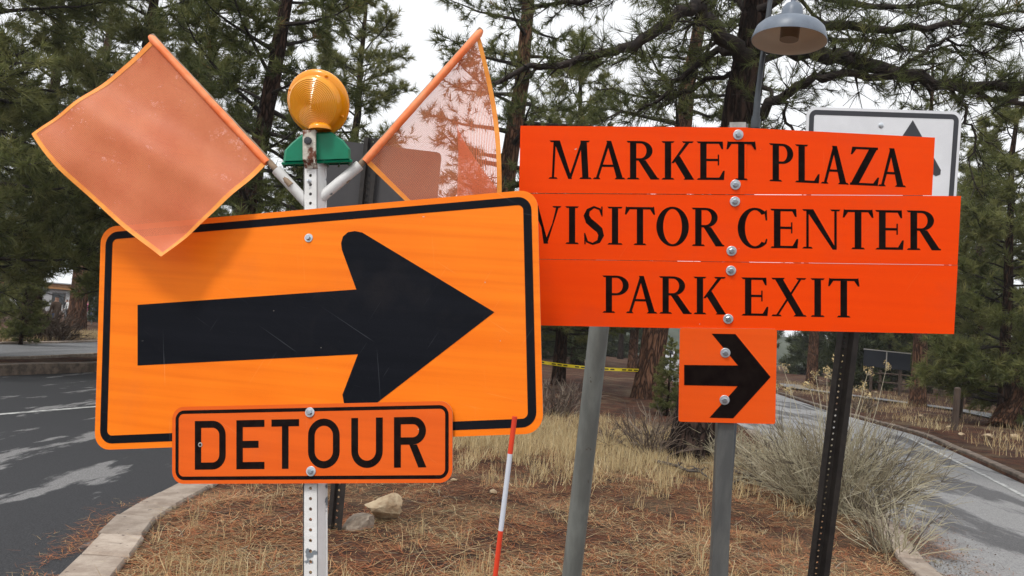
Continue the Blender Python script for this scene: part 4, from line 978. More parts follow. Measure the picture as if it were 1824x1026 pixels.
# --- model trees, then every tree placed as its own object
V = []
V.append(make_tree(pine(15, .30, 3.0, 62, 3.4, 101, tuft_len=.27, twigs=20, tint=.50, tl=.95, low_bias=.25), 'pine_tree', MT['bark_mid'], MT['needle_a'], 18, .020, 'x', cat='tree'))
V.append(make_tree(pine(14, .27, 2.0, 70, 3.3, 102, tuft_len=.27, twigs=21, tint=.58, tl=.9, low_bias=.3), 'pine_tree', MT['bark_mid'], MT['needle_b'], 18, .020, 'x', cat='tree'))
V.append(make_tree(pine(17, .36, 4.6, 50, 3.3, 103, tuft_len=.26, twigs=15, tint=.45, tl=.9, dens=.75, dead=14, low_bias=.2), 'pine_tree', MT['bark_red'], MT['needle_a'], 17, .019, 'x', cat='tree'))
V.append(make_tree(pine(9, .16, .6, 70, 2.4, 104, tuft_len=.25, twigs=18, tint=.55, tl=.7, low_bias=.3, dead=2), 'pine_tree', MT['bark_mid'], MT['needle_b'], 16, .020, 'x', cat='tree'))
FAR = []
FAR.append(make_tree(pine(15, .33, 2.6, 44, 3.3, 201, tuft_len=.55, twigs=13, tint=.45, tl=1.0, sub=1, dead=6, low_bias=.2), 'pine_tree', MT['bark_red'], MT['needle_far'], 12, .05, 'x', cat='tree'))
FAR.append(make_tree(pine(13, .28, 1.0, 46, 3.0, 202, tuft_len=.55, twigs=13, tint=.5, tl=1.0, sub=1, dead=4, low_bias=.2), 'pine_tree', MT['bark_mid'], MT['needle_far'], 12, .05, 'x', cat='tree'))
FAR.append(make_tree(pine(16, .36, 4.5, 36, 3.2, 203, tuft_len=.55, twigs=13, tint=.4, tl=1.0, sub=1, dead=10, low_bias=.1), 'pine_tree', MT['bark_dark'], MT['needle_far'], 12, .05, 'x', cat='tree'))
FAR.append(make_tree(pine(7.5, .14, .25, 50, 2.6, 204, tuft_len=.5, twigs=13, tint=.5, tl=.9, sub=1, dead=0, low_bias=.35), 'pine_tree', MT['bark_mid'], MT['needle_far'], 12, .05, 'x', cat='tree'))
used = set()
def put(src, base, rz, sc, label, top=None, group=None):
    if src.name not in used: used.add(src.name); r = src; r['label'] = label
    else: r = copy_tree(src, base, 0, sc, label)
    if group: r['group'] = group
    set_tree(r, base, rz, sc, top); return r
random.seed(5)
def up_at(base, px, py, d): return at(px, py, d)
G = lambda px, d, z=0: base_at(px, d, z)
# mid-distance trees
bB = ground(1150, 712); put(V[2], bB, .4, 1.15, 'orange-barked pine with yellow tape round its trunk', at(1245, 50, 24.5))
bC = G(384, 17); put(V[0], bC, 2.0, .95, 'dark leaning pine rising between the left flag and warning light', at(520, 0, 17.3))
bD_ = G(862, 20); put(V[2], bD_, 3.6, .95, 'slim red-barked pine just left of the orange boards', at(928, 120, 20.2))
put(V[1], G(215, 21), .3, 1.05, 'dense green pine directly behind the left flag')
put(V[0], G(60, 28), 4.1, 1.1, 'tall pine with dark trunk left of the left flag', at(92, 190, 28.3))
put(V[1], G(-90, 17), 1.7, 1.1, 'bushy pine filling the left top corner')
put(V[2], G(140, 44, .1), 5.0, 1.35, 'thick-trunked pine standing right by the people at left edge')
put(V[0], G(330, 25), 3.3, .95, 'pine whose crown fills the gap right of the left flag')
put(V[1], G(600, 26), 2.6, .98, 'leafy pine behind the round amber light')
put(V[0], G(650, 36), 5.4, .66, 'small pine between the amber light and right flag')
put(V[1], G(1000, 27), 1.2, .90, 'loose yellow-green pine above the MARKET lettering')
put(V[3], G(1790, 24), .5, 1.22, 'light green bushy pine at the right edge')
put(V[1], G(1735, 40), 4.0, 1.0, 'taller green pine behind the bushy one at right')
put(V[2], G(1738, 46), 2.2, 1.0, 'reddish trunk pine between the bushy pines at right')
put(V[2], G(1637, 33), 1.1, .9, 'dark straight-trunked pine beside the fence at right')
bI = ground(1788, 762); put(V[2], bI, .9, 1.0, 'leaning dark-trunked pine at the right edge of the frame', at(1850, 590, 25.5))
put(V[2], G(1448, 50), 4.4, 1.0, 'orange-trunked pine beyond the right road')
put(V[1], G(1585, 52), 3.3, .80, 'yellow-green pine peeking over the white sign')
put(V[3], G(46, 25, .1), 2.2, .36, 'young light-green pine in front of the people at left')
put(V[3], G(-20, 34, .1), 3.1, .6, 'dark young pine cut by the left edge of the frame')
sap = put(V[3], ground(1188, 742), 1.0, .205, 'small green pine sapling left of the square arrow plate')
# background forest
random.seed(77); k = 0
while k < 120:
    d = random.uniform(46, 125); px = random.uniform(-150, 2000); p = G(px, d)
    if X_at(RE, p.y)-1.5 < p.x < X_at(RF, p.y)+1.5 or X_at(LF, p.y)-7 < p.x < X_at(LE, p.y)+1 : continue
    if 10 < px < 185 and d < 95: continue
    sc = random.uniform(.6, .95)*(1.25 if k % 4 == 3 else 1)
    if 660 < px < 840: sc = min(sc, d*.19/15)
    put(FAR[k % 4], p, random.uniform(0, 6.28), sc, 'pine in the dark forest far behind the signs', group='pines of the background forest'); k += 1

# ------------------------------------------------------------------ brush, shrubs, grass, litter
def stems(name, base, n, rad, h, spread, mats, label, cat, thick=.0035, twigs=3, seed=1, heads=0, lean=(0, 0), curl=.25, group=None, probs=(.33, .3, .2, .17), wild=.36):
    random.seed(seed); root = empty(name, base, label, cat, group); B = MB(); Hd = MB()
    for i in range(n):
        a = random.uniform(0, 6.28); rr = rad*math.sqrt(random.random()); p = Vector((rr*math.cos(a), rr*math.sin(a)*.8, -.03))
        out = Vector((math.cos(a), math.sin(a), 0)); d = (Vector((0, 0, 1))+out*spread*random.uniform(.1, 1)*(rr/rad+.25)+Vector((lean[0], lean[1], 0))+rv(wild)).normalized()
        l = h*random.uniform(.45, 1.0); mi = random.choices((0, 1, 2, 3), probs)[0]; q = [p]
        for k in range(4): d = (d+rv(.17)+out*curl*.12*k-Vector((0, 0, .02*k))).normalized(); q.append(q[-1]+d*l/4)
        B.tube(q, [thick*1.5, thick*1.2, thick, thick*.8, thick*.5], 3, mi, cap=False)
        for t in range(twigs):
            k = random.choice((2, 3, 3)); e = (d+rv(.38)).normalized(); l2 = l*random.uniform(.15, .38); mid = q[k]+e*l2*.5
            B.tube([q[k], mid, mid+(e+rv(.2)).normalized()*l2*.5], [thick*.8, thick*.6, thick*.35], 3, mi, cap=False)
    for i in range(heads):
        a = random.uniform(0, 6.28); rr = rad*.6*random.random(); p = Vector((rr*math.cos(a), rr*math.sin(a), 0)); d = Vector((random.gauss(0, .16), random.gauss(0, .16), 1)).normalized(); q = [p]
        l = h*random.uniform(1.1, 1.38)
        for k in range(4): d = (d+rv(.06)).normalized(); q.append(q[-1]+d*l/4)
        B.tube(q, [thick*1.3, thick*1.1, thick, thick*.9, thick*.7], 3, 2, cap=False)
        for j in range(9):
            e = q[-1]+(d+rv(.5)).normalized()*random.uniform(.03, .10); B.tube([q[-1], e], thick*.5, 3, 2, cap=False)
            for _ in range(5):
                o_ = e+rv(.012); s_ = random.uniform(.006, .012); Hd.face([o_+rv(s_) for _ in range(3)])
    B.v = [v+Vector(base) for v in B.v]; Hd.v = [v+Vector(base) for v in Hd.v]
    B.build('stems', [MT[m_] for m_ in mats], root)
    if heads: tag(Hd.build('seed_heads', MT['seed'], root), kind='stuff')
    return root
BR = ('br0', 'br1', 'br2', 'br3'); TW = ('tw0', 'tw1', 'tw2', 'tw3')
def gz(px, py): p = ground(px, py); p.z = isl_h(p.x, p.y); return p
stems('rabbitbrush', gz(1490, 915), 500, .42, 1.12, .85, BR, 'large pale rabbitbrush with dry seed heads behind the dark post', 'bush', seed=31, heads=15, thick=.0034, twigs=6)
stems('rabbitbrush', gz(1395, 868), 300, .32, .82, 1.1, BR, 'grey-green rabbitbrush right of the square arrow plate post', 'bush', seed=32, heads=5, thick=.0034, twigs=4)
stems('rabbitbrush', gz(1588, 985), 90, .16, .62, .9, BR, 'sparse low rabbitbrush by the right kerb', 'bush', seed=33, thick=.0032, twigs=3, lean=(-.1, 0))
stems('shrub', gz(1160, 815), 80, .18, .80, .8, TW, 'bare brown twiggy shrub left of the square arrow plate', 'shrub', seed=34, thick=.006, twigs=5)
stems('shrub', gz(1085, 800), 40, .12, .42, .9, TW, 'small bare shrub just right of the grey pipe post', 'shrub', seed=35, thick=.005, twigs=4)
stems('shrub', gz(985, 745), 130, .5, .85, .8, TW, 'grey-brown shrub beside the arrow sign right edge', 'shrub', seed=36, thick=.008, twigs=4)
stems('shrub', gz(1300, 832), 90, .2, .70, .9, BR, 'pale twiggy shrub against the big pine base', 'shrub', seed=37, thick=.004, twigs=4)
stems('shrub', G(80, 30, .05), 220, .8, 1.45, .75, TW, 'large dark bare bush in front of the people at left', 'shrub', seed=38, thick=.014, twigs=5)
stems('shrub', G(112, 29, .05), 70, .4, .95, .7, TW, 'smaller dark bare bush right of the large one at left', 'shrub', seed=39, thick=.013, twigs=5)
stems('shrub', G(1540, 27, .0), 60, .3, .7, .7, TW, 'low brown shrub beyond the right road', 'shrub', seed=40, thick=.008, twigs=4)

def scatter_tri(name, pts, length, width, mats, flat, probs, lift=.0, curve=False, label=None, cat=None):
    """thin blades; flat 0 = upright, 1 = lying"""
    n = len(pts); P_ = np.array(pts); ln = rng.uniform(length[0], length[1], n); az = rng.uniform(0, 2*PI, n)
    tilt = (rng.normal(0, .09, n)+.06) if flat else rng.normal(0, .38, n)
    if flat: d = np.stack([np.cos(az)*np.cos(tilt), np.sin(az)*np.cos(tilt), np.sin(tilt)], 1)
    else: d = np.stack([np.cos(az)*np.sin(tilt), np.sin(az)*np.sin(tilt), np.cos(tilt)], 1)
    wv = np.cross(d, np.array([0, 0, 1.0]) if flat else rng.normal(size=(n, 3))); wv /= np.linalg.norm(wv, axis=1)[:, None]+1e-9
    w2 = rng.uniform(width[0], width[1], n)[:, None]
    bend = np.cross(d, wv)*(rng.normal(0, .16, n)*ln)[:, None]
    if not flat: bend = np.stack([np.cos(az), np.sin(az), -.3*np.ones(n)], 1)*(np.abs(rng.normal(0, .22, n))*ln)[:, None]
    else: bend = np.stack([-np.sin(az), np.cos(az), np.zeros(n)], 1)*(rng.normal(0, .14, n)*ln)[:, None]
    midp = P_+d*(ln*.55)[:, None]; tip = P_+d*ln[:, None]+bend
    if flat: tip[:, 2] = np.maximum(tip[:, 2], P_[:, 2]+.002)
    V_ = np.empty((n*5, 3)); V_[0::5] = P_-wv*w2/2; V_[1::5] = P_+wv*w2/2; V_[2::5] = midp+wv*w2*.4; V_[3::5] = midp-wv*w2*.4; V_[4::5] = tip
    k = np.arange(n)[:, None]*5; F_ = np.concatenate([k+np.array([[0, 1, 2]]), k+np.array([[0, 2, 3]]), k+np.array([[3, 2, 4]])], 0)
    mi = rng.choice(4, n, p=probs); me = fast_mesh(name, V_, F_, [MT[q] for q in mats], np.concatenate([mi, mi, mi]))
    o = bpy.data.objects.new(name, me); col.objects.link(o); tag(o, label, cat, kind='stuff'); return o
def field(n, y0, y1, keep, p=1.5):
    out = []
    while len(out) < n:
        y = y0+(y1-y0)*random.random()**p; hw_ = .72*y+.4; x = random.uniform(-hw_, hw_)
        if X_at(LI, y)+.02 < x < X_at(RE, y)-.22 and keep(x, y): out.append((x, y, isl_h(x, y)+.004))
    return out
random.seed(3)
clump = lambda x, y: .5+.5*nz(x*1.3, y*1.3, 1.4)
scatter_tri('pine_needle_litter', field(70000, 3.6, 17, lambda x, y: random.random() < .12+.88*(clump(x, y)*.6+.4*clump(x*3.1+2, y*3.1))**2), (.07, .18), (.002, .0048), ('lit0', 'lit1', 'lit2', 'lit3'), 1, (.40, .30, .18, .12), label='rust-brown pine needles strewn over the ground', cat='needle litter')
scatter_tri('lying_straw', field(16000, 3.6, 16, lambda x, y: random.random() < clump(x+3, y+7)**1.5), (.10, .32), (.0018, .0042), ('str0', 'str1', 'str2', 'str3'), 1, (.35, .3, .2, .15), label='flattened dry straw lying on the ground between the signs', cat='straw')
scatter_tri('twig_litter', field(700, 3.6, 12, lambda x, y: True), (.10, .38), (.004, .009), ('tw0', 'tw1', 'tw2', 'tw3'), 1, (.3, .3, .2, .2), label='small dead twigs among the pine needles', cat='twig litter')
def tufts(nt_, per, y0, y1, keep, r_, p=1.4):
    out = []; c = field(nt_, y0, y1, keep, p)
    for x, y, z in c:
        for _ in range(per): out.append((x+random.gauss(0, r_), y+random.gauss(0, r_), z-.01))
    return out
gr_a = ground(1090, 800); 
def in_straw(x, y):
    p = ((x-1.0)/2.3)**2+((y-12.0)/2.2)**2
    return random.random() < math.exp(-p)*1.2
scatter_tri('dry_grass', tufts(2100, 15, 7.5, 19, in_straw, .05, 1.0), (.07, .25), (.003, .006), ('str0', 'str1', 'str2', 'str3'), 0, (.4, .2, .3, .1), label='pale standing dry grass behind the grey pipe post', cat='grass')
scatter_tri('sparse_grass', tufts(150, 11, 3.8, 12, lambda x, y: random.random() < clump(x-2, y+1), .03, 1.2), (.08, .26), (.0022, .0042), ('str0', 'str1', 'str2', 'str3'), 0, (.4, .25, .25, .1), label='scattered dry grass tufts among the pine needles', cat='grass')
# verge grass beyond the roads
pts = []
while len(pts) < 9000:
    y = random.uniform(22, 50); x = X_at(LF, y)-random.uniform(5.8, 9.5); pts.append((x, y, .08))
while len(pts) < 13500:
    y = random.uniform(15, 50); x = X_at(RF, y)+abs(random.gauss(0, 4.0))+.5
    if random.random() < clump(x*.7, y*.7)**3: pts.append((x, y, .02))
scatter_tri('verge_grass', pts, (.10, .32), (.005, .012), ('str0', 'str1', 'str2', 'str3'), 0, (.35, .25, .3, .1), label='dry grass along the far road verges', cat='grass')
# litter swept against the left kerb and on the right road edge
pts = []
while len(pts) < 1500:
    y = random.uniform(3.6, 7); x = X_at(LE, y)-abs(random.gauss(0, .16))
    if clump(x*2+9, y*2) > .45: pts.append((x, y, -.10))
while len(pts) < 4500:
    y = random.uniform(4.5, 9); x = X_at(RE, y)+abs(random.gauss(0, .3))+.02
    if clump(x*2+4, y*2) > .35: pts.append((x, y, -.098))
scatter_tri('kerb_litter', pts, (.05, .14), (.0018, .004), ('lit0', 'lit1', 'lit2', 'lit3'), 1, (.4, .3, .1, .2), label='pine needles swept against the road kerbs', cat='needle litter')

# ------------------------------------------------------------------ rocks, fallen wood, gravel
def rock(name, c, sx, sy, sz, seed, m_, label, cuts=18, sub=3, group=None):
    rnd = random.Random(seed); bm = bmesh.new(); bmesh.ops.create_icosphere(bm, subdivisions=sub, radius=1)
    pl = [(Vector((rnd.gauss(0, 1), rnd.gauss(0, 1), rnd.gauss(0, 1))).normalized(), rnd.uniform(.5, .82)) for _ in range(cuts)]
    for v in bm.verts:
        for n_, d_ in pl:
            k = v.co.dot(n_)
            if k > d_: v.co -= n_*(k-d_)
        v.co *= 1+.07*nz(v.co.x*3+seed, v.co.y*3+v.co.z*2, 1.0)+.035*nz(v.co.x*8, v.co.y*8+v.co.z*7+seed, 1.0)
        v.co += Vector((rnd.gauss(0, .010), rnd.gauss(0, .010), rnd.gauss(0, .010)))
        v.co = Vector((v.co.x*sx, v.co.y*sy, v.co.z*sz))
    me = bpy.data.meshes.new(name); bm.to_mesh(me); bm.free(); me.materials.append(m_)
    o = bpy.data.objects.new(name, me); col.objects.link(o); o.location = c; o.rotation_euler = (0, rnd.uniform(-.1, .1), rnd.uniform(0, .6)); tag(o, label, 'rock', group); return o
p = gz(676, 938); rock('rock', p+Vector((0, .12, .09)), .19, .15, .135, 4, MT['rock'], 'pale tan limestone boulder right of the dark post foot', sub=4)
p = gz(632, 955); rock('rock', p+Vector((0, .12, .035)), .17, .14, .10, 9, MT['rock2'], 'flatter grey-brown stone beside the dark post foot', sub=4)
p = gz(877, 890); rock('rock', p+Vector((0, 0, .02)), .065, .05, .035, 12, MT['rock'], 'small whitish stone left of the striped stake', sub=2)
p = gz(808, 865); rock('rock', p+Vector((0, 0, .01)), .05, .04, .015, 13, MT['rock'], 'tiny pale stone chip below the arrow sign right corner', sub=2)
p = ground(1037, 640); rock('rock', G(1036, 60, .2), .75, .6, .5, 14, MT['rock2'], 'far pinkish boulder under the yellow tape')
for k, (x, y, s_) in enumerate(((1712, 776, .14), (1760, 778, .22), (1806, 779, .16), (1690, 762, .12), (1640, 742, .15), (1560, 700, .22), (1720, 702, .3))):
    q = ground(x, y); rock('rock', q+Vector((0, 0, .03)), s_, s_*.7, s_*.4, 50+k, MT['rock'], 'pale stone lying on the verge beyond the right road', sub=2, group='pale stones on the right verge')
def branch(px0, py0, px1, py1, r_, label, seed):
    rnd = random.Random(seed); a, b_ = gz(px0, py0), gz(px1, py1); q = []
    for k in range(7): q.append(a.lerp(b_, k/6)+Vector((rnd.gauss(0, .04), rnd.gauss(0, .04), .03+.05*math.sin(PI*k/6)+rnd.gauss(0, .012))))
    root = empty('fallen_branch', a, label, 'branch', None); mb = MB(); mb.tube(q, [r_*(1-.11*k) for k in range(7)], 7); mb.build('stem', MT['deadwood'], root, smooth=True)
    for k in (2, 3, 4, 5):
        for _ in range(2):
            mb = MB(); e = q[k]+Vector((rnd.gauss(0, .2), rnd.gauss(0, .15), abs(rnd.gauss(0, .12)))); mb.tube([q[k], q[k].lerp(e, .5)+Vector((0, 0, .03)), e], [r_*.35, r_*.25, r_*.1], 5); mb.build('twig', MT['deadwood'], root)
branch(1160, 826, 1262, 862, .030, 'dark fallen branch at the foot of the large pine', 1)
branch(1296, 842, 1400, 888, .022, 'dark fallen stick right of the square arrow plate post', 2)
branch(1302, 872, 1375, 830, .018, 'short dark stick poking up beside the rabbitbrush', 3)
pts = []
random.seed(9); gm = MB()
for k in range(4200):
    y = random.uniform(4.8, 10); x = X_at(RE, y)+abs(random.gauss(0, .28))
    s_ = random.uniform(.0025, .007); o_ = Vector((x, y, -.104+s_*.3)); v = [o_+rv(s_) for _ in range(4)]
    for f in ((0, 1, 2), (0, 2, 3), (0, 3, 1), (1, 3, 2)): gm.face([v[i] for i in f], random.choice((0, 1)))
tag(gm.build('gravel', [MT['rock2'], MT['kerb_far']]), 'loose gravel along the right road edge', 'gravel', kind='stuff')

# ------------------------------------------------------------------ yellow tape, car, fence, board, posts
tA, tB = at(900, 634, 23.4), at(1150, 660, 23.3); tC = at(1178, 661.5, 23.5)
tape = empty('caution_tape', tA, 'yellow caution tape stretched to the orange-barked pine', 'tape')
mb = MB(); rows = []; pts = [tA.lerp(tB, k/24)-Vector((0, 0, .10*math.sin(PI*k/24))) for k in range(25)]+[tC]
for k, p in enumerate(pts): tw = .4*math.sin(k*.5); rows.append([p+Vector((0, .03*tw, .045)), p-Vector((0, .03*tw, .045))])
mb.grid(rows); mb.grid([[p+Vector((0, .004, 0)) for p in r] for r in rows]); mb.build('ribbon', MT['tape'], tape)
for k in range(1, 24, 1):
    if k % 4 == 3: continue
    a, b_ = rows[k], rows[k+1]; f = lambda r, t: Vector(r[0]).lerp(Vector(r[1]), t)-Vector((0, .012, 0))
    mb = MB(); mb.face([f(a, .3), f(a, .7), f(a, .7).lerp(f(b_, .7), .7), f(a, .3).lerp(f(b_, .3), .7)]); mb.build('print_mark', MT['tape_black'], tape)

def car(loc, rz):
    root = empty('parked_car', loc, 'white sport utility car far down the right road', 'car'); root.rotation_euler = (0, 0, rz)
    R_ = Matrix.Rotation(rz, 4, 'Z'); o = Vector(loc)
    def B(): return MB()
    def loc_build(mb, nm, m_, par=root, smooth=False):
        me = bpy.data.meshes.new(nm); me.from_pydata([tuple(v) for v in mb.v], [], mb.f); me.materials.append(m_)
        if smooth: me.polygons.foreach_set('use_smooth', [True]*len(me.polygons))
        ob = bpy.data.objects.new(nm, me); col.objects.link(ob); ob.parent = par; return ob
    prof = [(-2.25, .35), (-2.3, .75), (-2.22, 1.0), (-2.05, 1.5), (-1.85, 1.66), (-.2, 1.70), (.35, 1.62), (1.05, 1.08), (2.1, .92), (2.3, .7), (2.28, .35)]
    mb = B(); wd = [.86, .9, .92, .74, .66, .66, .68, .86, .86, .84, .82]
    rows = [[(-w_, y, z), (-w_*.9, y, z+.02), (w_*.9, y, z+.02), (w_, y, z)] for (y, z), w_ in zip(prof, wd)]
    mb.grid(rows)
    for s_ in (0, 3):
        for i in range(1, 6): mb.face([rows[i][s_], rows[i+1][s_], rows[10-i-1 if 10-i-1 > i+1 else i+1][s_], rows[10-i][s_]] if 10-i-1 > i+1 else [rows[i][s_], rows[i+1][s_], rows[10-i][s_]])
        mb.face([rows[0][s_], rows[1][s_], rows[9][s_], rows[10][s_]])
    loc_build(mb, 'body', MT['car_white'])
    mb = B(); mb.face([(-.66, -2.215, 1.06), (.66, -2.215, 1.06), (.58, -2.07, 1.50), (-.58, -2.07, 1.50)]); loc_build(mb, 'rear_window', MT['glass'])
    for s_ in (-1, 1):
        mb = B(); mb.face([(s_*.935, -1.9, 1.05), (s_*.92, .8, 1.08), (s_*.74, .2, 1.55), (s_*.74, -1.75, 1.55)]); loc_build(mb, 'side_window', MT['glass'])
        mb = B(); mb.box((s_*.74, -2.27, .95), (.12, 0, 0), (0, .05, 0), (0, 0, .12)); loc_build(mb, 'tail_lamp', MT['tail'])
        for y in (-1.4, 1.4):
            mb = B(); mb.lathe((s_*.70, y, .34), (s_, 0, 0), [(0, .0), (.34, 0), (.36, .05), (.36, .18), (.33, .22), (.22, .23)], 20); t_ = loc_build(mb, 'wheel', MT['tyre'])
            mb = B(); mb.lathe((s_*.70, y, .34), (s_, 0, 0), [(.22, .231), (.1, .215), (0, .22)], 16); loc_build(mb, 'rim', MT['alu'], t_)
    mb = B(); mb.box((0, -2.29, .5), (.85, 0, 0), (0, .06, 0), (0, 0, .14)); loc_build(mb, 'bumper', MT['panel_dark'])
    return root
pc = G(1191, 96, -.1); car(pc, math.radians(-12))

def posts_fence():
    random.seed(4)
    P0, P1 = G(1500, 52, -.02), G(1800, 46, -.02)
    root = empty('rail_fence', P0, 'dark timber rail fence under the trees at right', 'fence')
    for k in range(9):
        p = P0.lerp(P1, k/8); mb = MB(); mb.box(p+Vector((0, 0, .62)), (.08, 0, 0), (0, .08, 0), (0, 0, .68)); mb.build('post', MT['wood_dark'], root)
    for z in (.55, 1.1):
        for k in range(8):
            a, b_ = P0.lerp(P1, k/8)+Vector((0, -.1, z)), P0.lerp(P1, (k+1)/8)+Vector((0, -.1, z+random.uniform(-.05, .05)))
            mb = MB(); mb.tube([a, b_], .06, 6); mb.build('rail', MT['wood_dark'], root)
posts_fence()
ib = G(1578, 44, -.02)
info = empty('notice_board', ib, 'dark blue notice board on posts seen between the dark post and trees', 'notice board')
for sx in (-1, 1):
    mb = MB(); mb.box(ib+Vector((sx*.8, 0, .95)), (.06, 0, 0), (0, .06, 0), (0, 0, 1.0)); mb.build('post', MT['wood_dark'], info)
mb = MB(); mb.box(ib+Vector((0, -.09, 1.92)), (1.30, 0, -.03), (0, .03, 0), (.0, 0, .46)); mb.build('panel', MT['panel_dark'], info)
mb = MB(); mb.box(ib+Vector((0, -.09, 2.41)), (1.32, 0, -.03), (0, .05, 0), (0, 0, .025)); mb.build('top_rail', MT['alu'], info)
mb = MB(); mb.box(ib+Vector((-.05, -.135, 1.92)), (.03, 0, 0), (0, .008, 0), (0, 0, .44)); mb.build('divider', MT['alu'], info)
for px, py, pt_, lb_ in ((1700, 766, 690, 'brown timber bollard post standing by the right kerb'), (1709, 745, 668, 'slimmer brown post just behind the bollard at right')):
    q = ground(px, py, -.02); dd_ = (q-CAM).dot(fw); t_ = at(px+6, pt_, dd_); ob = empty('timber_post', q, lb_, 'post'); mb = MB()
    mb.tube([q-Vector((0, 0, .1)), q.lerp(t_, .97)], .085, 8); mb.build('shaft', MT['wood_dark'], ob); mb = MB(); mb.lathe(q.lerp(t_, .97), t_-q, [(.085, 0), (.07, .03), (0, .045)], 8); mb.build('top', MT['wood_dark'], ob)

# ------------------------------------------------------------------ building and people at the far left
bb = G(95, 112, .0)
bl_ = empty('park_building', bb, 'low pale building with white roof and timber fascia behind the people at left', 'building')
mb = MB(); mb.box(bb+Vector((-4, 0, 1.6)), (14, 0, 0), (0, 4, 0), (0, 0, 1.7)); mb.build('wall', MT['bld_wall'], bl_)
mb = MB(); mb.box(bb+Vector((-4, -.6, 3.6)), (14.5, 0, 0), (0, 4, 0), (0, 0, .42)); mb.build('fascia', MT['timber'], bl_)
mb = MB(); mb.prism([bb+Vector(v) for v in ((-19, -5, 4.05), (11, -5, 4.05), (8, 0, 6.6), (-16, 0, 6.6))], Vector((0, -.4, .9)).normalized(), .15); mb.build('roof', MT['bld_roof'], bl_)
for k in range(7):
    mb = MB(); mb.box(bb+Vector((-15+3.6*k, -4.02, 1.9)), (.9, 0, 0), (0, .05, 0), (0, 0, .8)); wn = mb.build('window', MT['wood_dark'], bl_)
    mb = MB(); mb.box(bb+Vector((-15+3.6*k, -4.06, 1.9)), (.8, 0, 0), (0, .03, 0), (0, 0, .7)); mb.build('pane', MT['glass'], wn)
def person_mesh(stride):
    me = bpy.data.meshes.new('body'); s = stride
    V_ = [(0, 0, .92), (0, 0, 1.12), (0, 0, 1.38), (0, 0, 1.50), (0, -.01, 1.60), (0, -.01, 1.72),
          (.10, 0, .88), (.11, s*.14, .50), (.11, s*.22, .09), (.11, s*.22-.13, .035), (-.10, 0, .88), (-.11, -s*.10, .50), (-.11, -s*.26, .09), (-.11, -s*.26-.13, .035),
          (.19, 0, 1.40), (.25, .03, 1.14), (.25, -.05-s*.1, .90), (.25, -.08-s*.1, .80), (-.19, 0, 1.40), (-.25, .03, 1.14), (-.25, -.05+s*.1, .90), (-.25, -.08+s*.1, .80)]
    E_ = [(0, 1), (1, 2), (2, 3), (3, 4), (4, 5), (0, 6), (6, 7), (7, 8), (8, 9), (0, 10), (10, 11), (11, 12), (12, 13), (2, 14), (14, 15), (15, 16), (16, 17), (2, 18), (18, 19), (19, 20), (20, 21)]
    R_ = [.15, .145, .17, .06, .09, .085, .10, .07, .05, .04, .10, .07, .05, .04, .075, .055, .042, .035, .075, .055, .042, .035]
    me.from_pydata(V_, E_, []); o = bpy.data.objects.new('tmp', me); col.objects.link(o)
    md = o.modifiers.new('s', 'SKIN')
    for k, r_ in enumerate(R_): me.skin_vertices[0].data[k].radius = (r_, r_*(.75 if k < 3 else 1))
    me.skin_vertices[0].data[0].use_root = True
    sb_ = o.modifiers.new('d', 'SUBSURF'); sb_.levels = 1
    dg = bpy.context.evaluated_depsgraph_get(); ev = o.evaluated_get(dg); out = bpy.data.meshes.new_from_object(ev); bpy.data.objects.remove(o)
    out.materials.clear()
    for _ in range(4): out.materials.append(None)
    for p in out.polygons:
        z = p.center.z; x = abs(p.center.x); p.use_smooth = True
        p.material_index = 0 if z > 1.48 and not (z > 1.66 or (p.center.y > .03 and z > 1.56)) else 3 if z > 1.48 else 0 if (z < .88 and x > .19) else 1 if z > .93 or x > .2 else 3 if z < .07 else 2
    return out
PM = [person_mesh(1.0), person_mesh(.25), person_mesh(-.8)]
skin = mat('skin', (.42, .24, .17), .6); hair = mat('hair_dark', (.03, .02, .015), .7)
cl = {k: mat('cloth_'+k, c, .85) for k, c in dict(white=(.7, .7, .7), navy=(.03, .04, .09), pink=(.7, .12, .32), yellow=(.75, .5, .06), black=(.025, .025, .03), jeans=(.06, .10, .2), grey=(.2, .2, .21), brown=(.10, .065, .045)).items()}
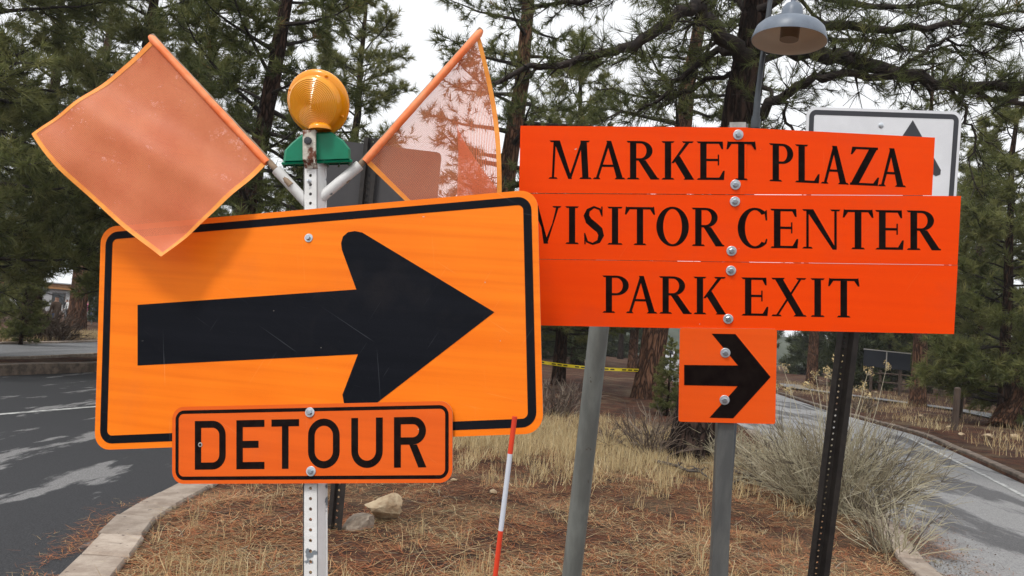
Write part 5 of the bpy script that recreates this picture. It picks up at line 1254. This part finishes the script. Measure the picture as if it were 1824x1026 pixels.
for k, (px, d, top_, bot_, rz, lb_) in enumerate((
    (101, 36, 'brown', 'jeans', 1.3, 'nearest person, dark brown jacket and jeans, behind the bare bush'),
    (4, 66, 'black', 'black', .4, 'person in black at the very left edge'), (13, 64, 'navy', 'jeans', 2.0, 'person in navy coat near the left edge'), (23, 66, 'white', 'navy', 1.0, 'person in white top and navy trousers near left edge'),
    (68, 66, 'white', 'white', 2.5, 'person all in white behind the bare bush'), (124, 66, 'white', 'black', .2, 'person in white top left of the thick trunk'),
    (119, 68, 'black', 'grey', 1.2, 'person in black top and grey trousers left of the thick trunk'), (157, 66, 'pink', 'white', 2.0, 'person in pink top with white trousers right of the thick trunk'), (161, 70, 'yellow', 'grey', .8, 'person in yellow top right of the thick trunk'), (168, 65, 'navy', 'navy', 2.8, 'person in navy next to the arrow sign left edge'))):
    r = empty('person', G(px, d, .05), lb_, 'person', 'people gathered at far left'); r.rotation_euler = (0, 0, rz)
    o = bpy.data.objects.new('body', PM[k % 3]); col.objects.link(o); o.parent = r
    for s_, m_ in zip(o.material_slots, (skin, cl[top_], cl[bot_], hair)): s_.link = 'OBJECT'; s_.material = m_
pl_ = G(167, 58, .05); lm = empty('parking_lamp', pl_, 'thin far lamp with flat pale head left of the arrow sign', 'lamp')
mb = MB(); mb.tube([pl_, pl_+Vector((0, 0, 2.75))], [.05, .04], 8); mb.build('pole', MT['galv'], lm)
mb = MB(); mb.lathe(pl_+Vector((0, 0, 2.8)), (0, 0, 1), [(0, -.05), (.45, -.04), (.5, .02), (.3, .09), (0, .11)], 20); mb.build('head', MT['bld_roof'], lm, smooth=True)

# ------------------------------------------------------------------ thin misty air
hm = bpy.data.materials.new('haze_air'); hm.use_nodes = True; hn = hm.node_tree; hn.nodes.remove(hn.nodes['Principled BSDF'])
pv = hn.nodes.new('ShaderNodeVolumePrincipled'); pv.inputs['Color'].default_value = (.93, .95, .97, 1); pv.inputs['Density'].default_value = .0005; pv.inputs['Anisotropy'].default_value = .2
hn.links.new(pv.outputs[0], hn.nodes['Material Output'].inputs['Volume'])
mb = MB(); mb.box((0, 290, 44), (520, 0, 0), (0, 370, 0), (0, 0, 46)); hz = mb.build('haze', hm, weld=True); tag(hz, 'thin pale mist in the air', 'haze', kind='stuff')
